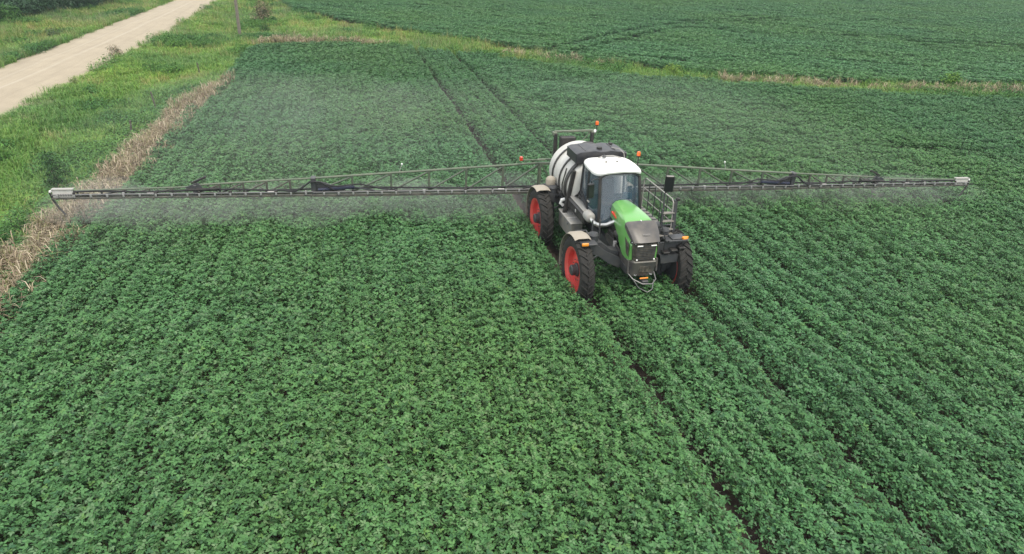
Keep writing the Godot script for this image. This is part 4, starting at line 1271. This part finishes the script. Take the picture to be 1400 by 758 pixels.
func make_crops() -> void:
	cam_inv = cam.transform.affine_inverse()
	var hn := FastNoiseLite.new(); hn.seed = 11; hn.frequency = 0.28; hn.fractal_octaves = 3
	var cn := FastNoiseLite.new(); cn.seed = 12; cn.frequency = 0.05; cn.fractal_octaves = 3
	var gn := FastNoiseLite.new(); gn.seed = 13; gn.frequency = 0.22
	var near := []
	for i in 10: near.append(soy_tile(0.5, 0.50, 165, true, 0.084))
	var mid := []
	for i in 6: mid.append(soy_tile(0.5, 0.50, 116, false, 0.112, 0.42, 0.8))
	var far := []
	for i in 5: far.append(soy_tile(1.0, 0.50, 220, false, 0.14, 0.3, 0.55))
	var A := Scatter.new(near)
	var B := Scatter.new(mid)
	var row := 0.76
	var b0 := Basis(Vector3.UP, deg_to_rad(YAW))
	var bx := b0 * Vector3.RIGHT
	var bz := b0 * Vector3.BACK
	# rows that run with the machine
	for ri in range(-60, 110):
		var a := (ri + 0.5) * row
		var s := -62.0
		while s < 24.0:
			s += rng.randf_range(0.4, 0.58)
			var p := SITE + bx * a + bz * s
			if not inside(field_near, p.x, p.z) or in_headland(a, p) or not in_view(p): continue
			var off := 0.0
			var sx := (0.86 if a > 2.0 else 0.97) - 0.2 * gap_at(1.0, gn, s, ri)
			var lost := false
			# the wheels run in two gaps between rows: plants there are pushed aside or gone
			for wheel in [-1.52, 1.52]:
				var dd: float = a - wheel
				if absf(dd) < 0.5:
					var wear := 0.5 + 0.5 * clampf(gn.get_noise_2d(s * 1.3, wheel * 50.0) * 2.2, -1.0, 1.0)
					if s < 3.4 and s > -8.0: wear = 1.0
					if s > 3.4: wear *= 0.62
					elif s < -8.0: wear = 0.3 + 0.5 * wear
					off = signf(dd) * (0.045 + 0.10 * wear)
					sx = 0.84 - 0.24 * wear
			if gn.get_noise_2d(a * 3.0 + 400.0, s * 1.2) > 0.66: lost = true
			if lost and rng.randf() < 0.8: continue
			if off == 0.0: off = rng.randfn(0, 0.035)
			place_soy(A if p.distance_to(cam.position) < 34.0 else B, p + bx * off, b0, sx, hn, cn)
	# end rows along the grassed waterway
	var b1 := Basis(Vector3.UP, deg_to_rad(-5.0))
	var e1 := b1 * Vector3.RIGHT
	var n1 := b1 * Vector3.BACK
	var o1 := Vector3(16.0, 0, -54.0)
	for ri in range(-18, 50):
		var s := -46.0
		while s < 62.0:
			s += rng.randf_range(0.4, 0.6)
			var p := o1 + n1 * (ri + 0.5) * row + e1 * s
			if not inside(field_near, p.x, p.z) or not in_view(p): continue
			var q := p - SITE
			if not in_headland(q.dot(bx), p): continue
			if absf(absf(q.dot(bx)) - 1.52) < 0.24: continue
			var ga := gap_at(1.0, gn, s * 0.35, ri + 300)
			if ga > 0.8 and rng.randf() < 0.5: continue
			var sx := 1.0 - 0.36 * ga
			place_soy(A if p.distance_to(cam.position) < 34.0 else B, p + n1 * rng.randfn(0, 0.03), b1 * Basis(Vector3.UP, PI / 2), sx, hn, cn)
	var crop := stuff("soybean_crop", "dense green soybean plants filling the sprayed field around the machine", "soybeans")
	print("near ", A.place(crop, "foliage"), " mid ", B.place(crop, "foliage"))

	# the far field, beyond the grassed waterway
	var F := Scatter.new(far)
	var b2 := Basis(Vector3.UP, deg_to_rad(-20.0))
	var e2 := b2 * Vector3.RIGHT
	var n2 := b2 * Vector3.BACK
	var o2 := Vector3(20.0, 0, -90.0)
	var ways := [[Vector2(2.2, -64.5), Vector2(3.5, -68.8), Vector2(9.7, -80.3), Vector2(15.0, -88.7), Vector2(29.9, -104.1), Vector2(60, -128)], [Vector2(4.8, -64.5), Vector2(6.2, -68.3), Vector2(11.9, -78.3), Vector2(17.2, -86.9), Vector2(31.5, -101.5), Vector2(61.8, -125)], [Vector2(18.0, -97.6), Vector2(33.0, -97.5), Vector2(46.4, -85.7), Vector2(60, -80)], [Vector2(22.0, -96.3), Vector2(25.9, -86.3), Vector2(35.1, -88.0), Vector2(56, -78.5)], [Vector2(-15.0, -105.0), Vector2(20.0, -98.0), Vector2(60.0, -108.0), Vector2(110, -132)]]
	for ri in range(-170, 140):
		var s := -130.0
		while s < 160.0:
			s += rng.randf_range(0.8, 1.1)
			var p := o2 + n2 * (ri + 0.5) * row + e2 * s
			if not inside(field_far, p.x, p.z) or not in_view(p, 1.06, 2.5): continue
			var skip := false
			var p2 := Vector2(p.x, p.z)
			for wy in ways:
				for i in wy.size() - 1:
					var c := Geometry2D.get_closest_point_to_segment(p2, wy[i], wy[i + 1])
					if c.distance_squared_to(p2) < 0.4: skip = true
			if skip and rng.randf() < 0.3: continue
			var ga := gap_at(1.0, gn, s * 0.16, ri + 900)
			if ga > 0.7 and rng.randf() < 0.75: continue
			var sx := 1.0 - 0.45 * ga
			place_soy(F, p + n2 * rng.randfn(0, 0.04), b2 * Basis(Vector3.UP, PI / 2), sx, hn, cn, 0.6 if skip else 1.0, 1.22)
	var crop2 := stuff("soybean_crop", "second soybean field beyond the strip of dry grass at the top", "soybeans")
	print("far ", F.place(crop2, "foliage"))

	# tall dark crop across the road
	var tall := []
	for i in 4: tall.append(tall_tile())
	var T := Scatter.new(tall)
	var x := -110.0
	while x < -50.0:
		x += 0.7
		var z := -130.0
		while z < -66.0:
			z += 0.7
			if x > polyline_x([Vector2(-52.5, -62.0), Vector2(-54.5, -75.6), Vector2(-55.0, -94.3), Vector2(-62.0, -125.0)], z): continue
			var p := Vector3(x + rng.randfn(0, 0.15), 0, z + rng.randfn(0, 0.15))
			if not in_view(p, 1.08, 3.0): continue
			var k := 1.0 + 0.16 * cn.get_noise_2d(p.x * 3.0, p.z * 3.0)
			var g := rng.randf_range(0.8, 1.15)
			T.add(rng.randi() % 4, Transform3D(Basis(Vector3.UP, rng.randf() * TAU).scaled(Vector3(1, k * rng.randf_range(0.8, 1.2), 1)), p), Color(g, g, g))
	var crop3 := stuff("tall_crop", "tall dark green leafy crop across the gravel road in the corner", "crop")
	print("tall ", T.place(crop3, "foliage"))

func in_headland(a: float, p: Vector3) -> bool:
	if a > 1.9:
		return p.z < -33.0 + clampf((p.x - 3.0) * 0.35, 0.0, 12.0)
	if a < -1.9:
		return p.z < -51.0
	return false

func place_soy(S: Scatter, p: Vector3, b: Basis, sx: float, hn: FastNoiseLite, cn: FastNoiseLite, tall := 1.0, tone := 1.0) -> void:
	var h := tall * (1.0 + 0.19 * hn.get_noise_2d(p.x, p.z) + rng.randfn(0, 0.05))
	if sx < 0.75: h *= 0.93
	var flip := 1.0 if rng.randf() < 0.5 else -1.0
	var t := Transform3D(b.scaled_local(Vector3(sx * flip, h, flip)), Vector3(p.x, height(p.x, p.z), p.z))
	var c := cn.get_noise_2d(p.x, p.z)
	var g := tone + 0.10 * hn.get_noise_2d(p.x * 0.6 + 90.0, p.z * 0.6) + rng.randfn(0, 0.05)
	S.add(rng.randi() % S.meshes.size(), t, Color(g * (1.0 + 0.16 * c), g * (1.0 + 0.05 * c), g * (1.0 - 0.15 * c)))

func tall_tile() -> ArrayMesh:
	var L := Leaves.new()
	for i in 90:
		var y := rng.randf_range(0.3, 1.9)
		var az := rng.randf() * TAU
		var r := rng.randf_range(0.0, 0.45)
		var d := Vector3(cos(az), rng.randf_range(-0.5, 0.4), sin(az)).normalized()
		var c := Color(0.018, 0.055, 0.024).lerp(Color(0.04, 0.10, 0.036), rng.randf())
		if rng.randf() < 0.08: c = Color(0.07, 0.12, 0.07)
		L.leaflet(Vector3(cos(az) * r, y, sin(az) * r), d, Vector3.UP, rng.randf_range(0.22, 0.4), rng.randf_range(0.12, 0.2), 0.3, 0.4, c, false)
	return L.mesh(M.leaf)


# ------------------------------------------------------------------ grass
func tuft(n: int, h: float, spread: float, lean: float, cols: Array, w := 0.014) -> ArrayMesh:
	var L := Leaves.new()
	for i in n:
		var az := rng.randf() * TAU
		var r := spread * sqrt(rng.randf())
		var c: Color = cols[rng.randi() % cols.size()]
		c = c * rng.randf_range(0.8, 1.2)
		c.a = 1.0
		L.blade(Vector3(cos(az) * r, 0, sin(az) * r), rng.randf() * TAU, h * rng.randf_range(0.5, 1.15), w * rng.randf_range(0.7, 1.4), lean * rng.randf_range(0.3, 1.3), c)
	return L.mesh(M.blade)

func weed(n: int, h: float, r: float, cols: Array, l := 0.1) -> ArrayMesh:
	var L := Leaves.new()
	for i in n:
		var az := rng.randf() * TAU
		var q := r * sqrt(rng.randf())
		var y := h * (0.25 + 0.75 * rng.randf()) * (1.0 - 0.4 * q / r)
		var d := Vector3(cos(az), rng.randf_range(-0.4, 0.5), sin(az)).normalized()
		var c: Color = cols[rng.randi() % cols.size()]
		c = c * rng.randf_range(0.8, 1.2)
		c.a = 1.0
		L.leaflet(Vector3(cos(az) * q, y, sin(az) * q), d, (Vector3.UP + d * 0.3).normalized(), l * rng.randf_range(0.7, 1.4), l * rng.randf_range(0.4, 0.8), 0.3, 0.3, c, false)
		if i % 6 == 0: L.stalk(Vector3(cos(az) * q * 0.3, 0, sin(az) * q * 0.3), Vector3(cos(az) * q, y, sin(az) * q), 0.006, Color(0.08, 0.11, 0.04))
	return L.mesh(M.leaf)

# dead grass: long bleached leaves that arch over, with seed heads
func dead_tuft(h: float) -> ArrayMesh:
	var L := Leaves.new()
	var cols := [Color(0.38, 0.305, 0.21), Color(0.30, 0.235, 0.16), Color(0.46, 0.39, 0.285), Color(0.22, 0.17, 0.115), Color(0.20, 0.21, 0.085), Color(0.34, 0.27, 0.185), Color(0.24, 0.23, 0.11)]
	for i in 26:
		var az := rng.randf() * TAU
		var r := 0.25 * sqrt(rng.randf())
		var c: Color = cols[rng.randi() % cols.size()]
		L.blade(Vector3(cos(az) * r, 0, sin(az) * r), rng.randf() * TAU, h * rng.randf_range(0.45, 1.2), rng.randf_range(0.012, 0.034), rng.randf_range(0.15, 1.0), c)
	for i in 7:
		var az := rng.randf() * TAU
		var r := 0.2 * sqrt(rng.randf())
		var a := Vector3(cos(az) * r, 0, sin(az) * r)
		var b := a + Vector3(rng.randfn(0, 0.16), h * rng.randf_range(0.8, 1.15), rng.randfn(0, 0.16))
		L.stalk(a, b, 0.008, cols[rng.randi() % cols.size()])
		for k in 4:
			L.blade(a.lerp(b, rng.randf_range(0.3, 1.0)), rng.randf() * TAU, rng.randf_range(0.15, 0.35), 0.03, 1.1, cols[rng.randi() % cols.size()])
	return L.mesh(M.straw)

func make_grass() -> void:
	var greens := [Color(0.105, 0.23, 0.04), Color(0.14, 0.27, 0.048), Color(0.18, 0.295, 0.06), Color(0.085, 0.19, 0.04), Color(0.225, 0.295, 0.09)]
	var tufts := []
	for i in 6: tufts.append(tuft(46, 0.5, 0.34, 0.9, greens, 0.018))
	for i in 3: tufts.append(weed(60, 0.55, 0.36, [Color(0.065, 0.16, 0.035), Color(0.10, 0.21, 0.04), Color(0.075, 0.18, 0.05)], 0.11))
	for i in 2: tufts.append(tuft(30, 0.75, 0.3, 0.6, [Color(0.34, 0.30, 0.15), Color(0.26, 0.27, 0.11), Color(0.16, 0.22, 0.06)], 0.012))
	var G := Scatter.new(tufts)
	var cn := FastNoiseLite.new(); cn.seed = 41; cn.frequency = 0.07; cn.fractal_octaves = 4
	var wn := FastNoiseLite.new(); wn.seed = 42; wn.frequency = 0.11; wn.fractal_octaves = 3
	var p2 := FastNoiseLite.new(); p2.seed = 43; p2.frequency = 0.3
	var z := -6.0
	while z > -135.0:
		var d := absf(z)
		var step := 0.30 + d * 0.0022
		z -= step
		var x := -100.0
		while x < 48.0:
			x += step
			var q := Vector3(x + rng.randfn(0, step * 0.4), 0, z + rng.randfn(0, step * 0.4))
			if not in_view(q, 1.08, 2.0): continue
			if inside(field_near, q.x, q.z) or inside(field_far, q.x, q.z): continue
			var r := polyline_x(ROAD_R, q.z)
			var l := polyline_x(ROAD_L, q.z)
			var ragged := 0.5 * p2.get_noise_2d(q.x * 2.0, q.z * 2.0)
			if q.x < r - 0.1 + ragged and q.x > l + 0.1 + ragged: continue
			if q.x < polyline_x([Vector2(-52.5, -62.0), Vector2(-54.5, -75.6), Vector2(-55.0, -94.3), Vector2(-62.0, -125.0)], q.z) - 1.0: continue
			var f := minf(polyline_x(FIELD_EDGE, q.z), 1e9)
			var tone := cn.get_noise_2d(q.x, q.z)
			var w := wn.get_noise_2d(q.x, q.z)
			var k: int = rng.randi() % 6
			var near_strip := q.z > -47.0 and q.x > f - 3.6
			if w > 0.28 or (near_strip and rng.randf() < 0.55): k = 6 + rng.randi() % 3
			elif w < -0.34 and rng.randf() < 0.3: k = 9 + rng.randi() % 2
			elif (q.z < -60.0 or q.x < l) and rng.randf() < (0.25 if q.x < l else 0.13): k = 9 + rng.randi() % 2
			var hs := 1.0 + 0.7 * w + rng.randfn(0, 0.15)
			if q.x > r and q.x < r + 1.2: hs *= 0.65
			if tone > 0.18 and k < 6: hs *= 0.7
			hs *= (1.0 + d * 0.0022)
			if q.z < -48.0 and q.x > -13.0: hs *= 1.55
			var g := 1.0 + rng.randfn(0, 0.08)
			var c := Color(g * (1.0 + 0.5 * tone), g * (1.06 + 0.34 * tone), g * (1.0 - 0.1 * tone))
			var wide := 1.0 + d * 0.004
			G.add(k, Transform3D(Basis(Vector3.UP, rng.randf() * TAU).scaled(Vector3(wide, clampf(hs, 0.35, 1.9), wide)), Vector3(q.x, height(q.x, q.z), q.z)), c)
	var grass := stuff("roadside_grass", "rough green grass and weeds between the gravel road and the fields", "grass")
	print("grass ", G.place(grass, "blades"))

	# strips of bleached dead grass
	var dead := []
	for i in 6: dead.append(dead_tuft(0.82))
	var left := Scatter.new(dead)
	var zz := -8.0
	while zz > -47.5:
		zz -= 0.24
		var e := polyline_x(FIELD_EDGE, zz)
		var wd := 1.2 + 0.5 * p2.get_noise_2d(zz * 1.3, 7.0)
		if zz < -44.0: wd *= (47.5 + zz) / 3.5
		var x := e - wd
		while x < e + 0.25:
			x += 0.22
			if rng.randf() < 0.25 + 0.5 * clampf((e - 0.9 - x) / 1.0, 0.0, 1.0): continue
			if p2.get_noise_2d(x * 2.4, zz * 1.2) < -0.25 and x < e - 0.3: continue
			var q := Vector3(x + rng.randfn(0, 0.1), 0, zz + rng.randfn(0, 0.1))
			var s := rng.randf_range(0.6, 1.2) * (1.0 + 0.5 * p2.get_noise_2d(x, zz))
			var g := rng.randf_range(0.85, 1.2)
			left.add(rng.randi() % 6, Transform3D(Basis(Vector3.UP, rng.randf() * TAU).scaled(Vector3(1, s, 1)), Vector3(q.x, height(q.x, q.z), q.z)), Color(g, g, g))
	var s1 := stuff("dry_grass", "strip of bleached dead grass along the left edge of the field", "dry grass")
	print("dry ", left.place(s1, "blades"))
	var patches := [
		[[Vector2(-24.3, -66.8), Vector2(-18.0, -68.0), Vector2(-12.7, -67.6)], 1.7, 0.8, "patch of dead tan grass at the far left end of the field"],
		[[Vector2(-2.0, -64.5), Vector2(3.0, -62.6), Vector2(8.0, -60.2)], 1.5, 0.55, "patch of dead tan grass beyond the middle of the field edge"],
		[[Vector2(16.4, -57.0), Vector2(20.0, -56.0), Vector2(25.0, -55.0)], 1.5, 0.6, "tan dead grass strip left of the green shrub by the far field"],
		[[Vector2(25.6, -55.0), Vector2(30.0, -54.5), Vector2(34.0, -54.3)], 1.5, 0.6, "tan dead grass strip just before the green shrub at the far field"],
		[[Vector2(34.9, -54.4), Vector2(40.0, -54.4), Vector2(50.0, -55.0)], 1.8, 0.75, "tan dead grass running off the right edge of the picture"]]
	for pt in patches:
		var S := Scatter.new(dead)
		for i in pt[0].size() - 1:
			var a: Vector2 = pt[0][i]
			var b: Vector2 = pt[0][i + 1]
			var n := int(a.distance_to(b) * pt[1] * 14.0)
			for k in n:
				var q := a.lerp(b, rng.randf()) + Vector2(rng.randfn(0, 0.2), rng.randf_range(-0.6, 0.6) * pt[1])
				if inside(field_near, q.x, q.y) or rng.randf() > pt[2]: continue
				if p2.get_noise_2d(q.x * 1.1, q.y * 2.0) < rng.randf_range(-0.45, 0.1): continue
				var s := rng.randf_range(0.5, 1.15) * (1.0 + 0.5 * p2.get_noise_2d(q.x * 2.0 + 50.0, q.y))
				var g := rng.randf_range(0.9, 1.2)
				S.add(rng.randi() % 6, Transform3D(Basis(Vector3.UP, rng.randf() * TAU).scaled(Vector3(1.1, s, 1.1)), Vector3(q.x, height(q.x, q.y), q.y)), Color(g, g, g))
		S.place(stuff("dry_grass", pt[3], "dry grass"), "blades")


# ------------------------------------------------------------------ roadside things
func shrub(called: String, label: String, at: Vector3, h: float, r: float, n: int, cols: Array, l: float, mat: Material, group := "") -> void:
	var o := thing(called, label, "shrub", at + Vector3(0, height(at.x, at.z), 0), 0.0, group)
	var L := Leaves.new()
	var clumps := []
	for i in 9:
		var az := rng.randf() * TAU
		var q := r * rng.randf_range(0.15, 0.8)
		clumps.append(Vector3(cos(az) * q, h * rng.randf_range(0.3, 0.85), sin(az) * q))
	clumps.append(Vector3(0, h * 0.85, 0))
	var S := MB.new()
	for c in clumps:
		S.tube([Vector3(c.x * 0.1, -0.05, c.z * 0.1), Vector3(c.x * 0.45, c.y * 0.55, c.z * 0.45), c], 0.016, 5, 0.006)
	for i in n:
		var c: Vector3 = clumps[rng.randi() % clumps.size()]
		var rad := Vector3(rng.randfn(0, 1), rng.randfn(0, 1), rng.randfn(0, 1)).normalized()
		var p := c + rad * minf(h, r) * 0.42 * pow(rng.randf(), 0.4)
		p.y = maxf(p.y, 0.05)
		var d := (rad + Vector3(rng.randfn(0, 0.5), -0.2, rng.randfn(0, 0.5))).normalized()
		var col: Color = cols[rng.randi() % cols.size()]
		col = col * rng.randf_range(0.8, 1.2)
		col.a = 1.0
		L.leaflet(p, d, (Vector3.UP + rad * 0.5).normalized(), l * rng.randf_range(0.7, 1.3), l * rng.randf_range(0.4, 0.7), 0.3, 0.3, col, false)
	put(o, "crown", L.mesh(mat))
	part(o, "stem", S, M.wood)

func make_roadside() -> void:
	var pole := thing("utility_pole", "grey weathered wooden utility pole in the grass beside the road", "pole", Vector3(-28.1, height(-28.1, -72.4), -72.4), 15.0)
	var t := MB.new()
	var pts := []
	for i in 9: pts.append(Vector3(0.035 * i * 0.5, -0.3 + i * 1.16, 0.01 * sin(i)))
	t.tube(pts, 0.17, 12, 0.115)
	part(pole, "shaft", t, M.wood)
	part(pole, "crossarm", MB.new().box(Vector3(0.13, 8.2, 0.16), Vector3(2.2, 0.11, 0.09), 0.01), M.wood)
	for x in [-0.95, -0.3, 0.3, 0.95]:
		part(pole, "insulator", MB.new().lathe([Vector2(0, 0), Vector2(0.035, 0), Vector2(0.055, 0.05), Vector2(0.03, 0.09), Vector2(0.05, 0.12), Vector2(0, 0.17)], Transform3D(Basis(), Vector3(0.13 + x, 8.255, 0.16)), 10), M.pale)
	part(pole, "ground_wire", MB.new().tube([Vector3(0.0, 0.0, 0.185), Vector3(0.06, 4.0, 0.175), Vector3(0.12, 8.0, 0.15)], 0.012, 5), M.steel)
	var posts := [[Vector3(-21.6, 0, -41.1), 1.25, 6.0, "taller dark leaning fence post in the grass beside the dry strip"], [Vector3(-20.1, 0, -35.2), 0.95, -7.0, "short dark fence post nearest the sprayer boom tip"], [Vector3(-23.8, 0, -52.5), 1.0, 3.0, "farthest thin fence post, beyond the end of the dry strip"]]
	for p in posts:
		var at: Vector3 = p[0]
		var o := thing("fence_post", p[3], "post", Vector3(at.x, height(at.x, at.z), at.z), 0.0, "old fence posts in the roadside grass")
		o.rotation_degrees.z = p[2]
		var b := MB.new()
		b.tube([Vector3(0, -0.3, 0), Vector3(0.01, p[1] * 0.5, 0), Vector3(0.0, p[1], 0.01)], 0.055, 8, 0.042)
		part(o, "shaft", b, M.post)
		part(o, "staple", MB.new().tube([Vector3(0.05, p[1] * 0.8, 0.0), Vector3(0.08, p[1] * 0.79, 0), Vector3(0.05, p[1] * 0.77, 0)], 0.006, 5), M.steel)
	var dark := [Color(0.025, 0.085, 0.02), Color(0.04, 0.12, 0.028), Color(0.06, 0.15, 0.03)]
	var bright := [Color(0.10, 0.22, 0.03), Color(0.15, 0.27, 0.04), Color(0.07, 0.17, 0.03)]
	var olive := [Color(0.12, 0.13, 0.06), Color(0.22, 0.18, 0.11), Color(0.30, 0.24, 0.16), Color(0.07, 0.10, 0.04)]
	shrub("sapling", "tall dark green leafy sapling behind the left boom tip", Vector3(-18.9, 0, -27.0), 1.7, 0.6, 1100, [Color(0.016, 0.062, 0.016), Color(0.026, 0.085, 0.02), Color(0.04, 0.11, 0.024)], 0.10, M.leaf)
	shrub("bush", "low dark green bush right of the sapling beside the dry strip", Vector3(-17.9, 0, -28.8), 0.9, 0.8, 700, dark, 0.09, M.leaf)
	shrub("bush", "low green bush left of the boom tip at the picture edge", Vector3(-17.4, 0, -22.3), 0.8, 0.9, 800, [Color(0.04, 0.12, 0.025), Color(0.07, 0.17, 0.03)], 0.10, M.leaf)
	shrub("bush", "dark bush in front of the boom tip against the dry strip", Vector3(-16.9, 0, -20.8), 0.75, 0.8, 700, dark, 0.09, M.leaf)
	shrub("weed_clump", "small dry brown weed clump on the edge of the gravel road", Vector3(-33.0, 0, -58.0), 0.95, 0.55, 420, olive, 0.12, M.straw)
	shrub("weed_clump", "pale yellow weed at the near edge of the gravel road", Vector3(-29.9, 0, -46.9), 0.45, 0.4, 260, [Color(0.22, 0.27, 0.09), Color(0.12, 0.2, 0.05)], 0.1, M.leaf)
	shrub("thicket", "tall brownish weed thicket with dark base right of the utility pole", Vector3(-29.6, 0, -84.0), 2.3, 1.5, 1500, olive, 0.2, M.straw)
	shrub("bush", "dark green bush at the foot of the brownish thicket", Vector3(-28.4, 0, -82.0), 0.9, 1.1, 600, dark, 0.18, M.leaf)
	shrub("bush", "low bush just right of the foot of the utility pole", Vector3(-26.6, 0, -75.5), 0.8, 0.6, 400, dark, 0.14, M.leaf)
	shrub("bush", "dark bush at the far left corner of the soybean field", Vector3(-22.6, 0, -59.0), 0.8, 0.8, 500, dark, 0.12, M.leaf)
	shrub("shrub", "bright green shrub between two dry grass strips at the far right", Vector3(34.6, 0, -56.3), 1.4, 0.9, 900, bright, 0.15, M.leaf)
	shrub("shrub", "yellow green rounded shrub on the waterway behind the sprayer", Vector3(12.6, 0, -59.0), 0.9, 1.0, 700, [Color(0.2, 0.3, 0.04), Color(0.14, 0.25, 0.04)], 0.14, M.leaf)
	shrub("bush", "low olive bush on the verge across the road", Vector3(-44.9, 0, -69.3), 1.0, 0.9, 500, [Color(0.1, 0.13, 0.06), Color(0.06, 0.11, 0.04)], 0.15, M.leaf)
	shrub("bush", "wide bright green bush at the corner of the tall crop", Vector3(-54.6, 0, -77.0), 1.7, 1.6, 1400, [Color(0.05, 0.14, 0.03), Color(0.08, 0.19, 0.035)], 0.2, M.leaf)
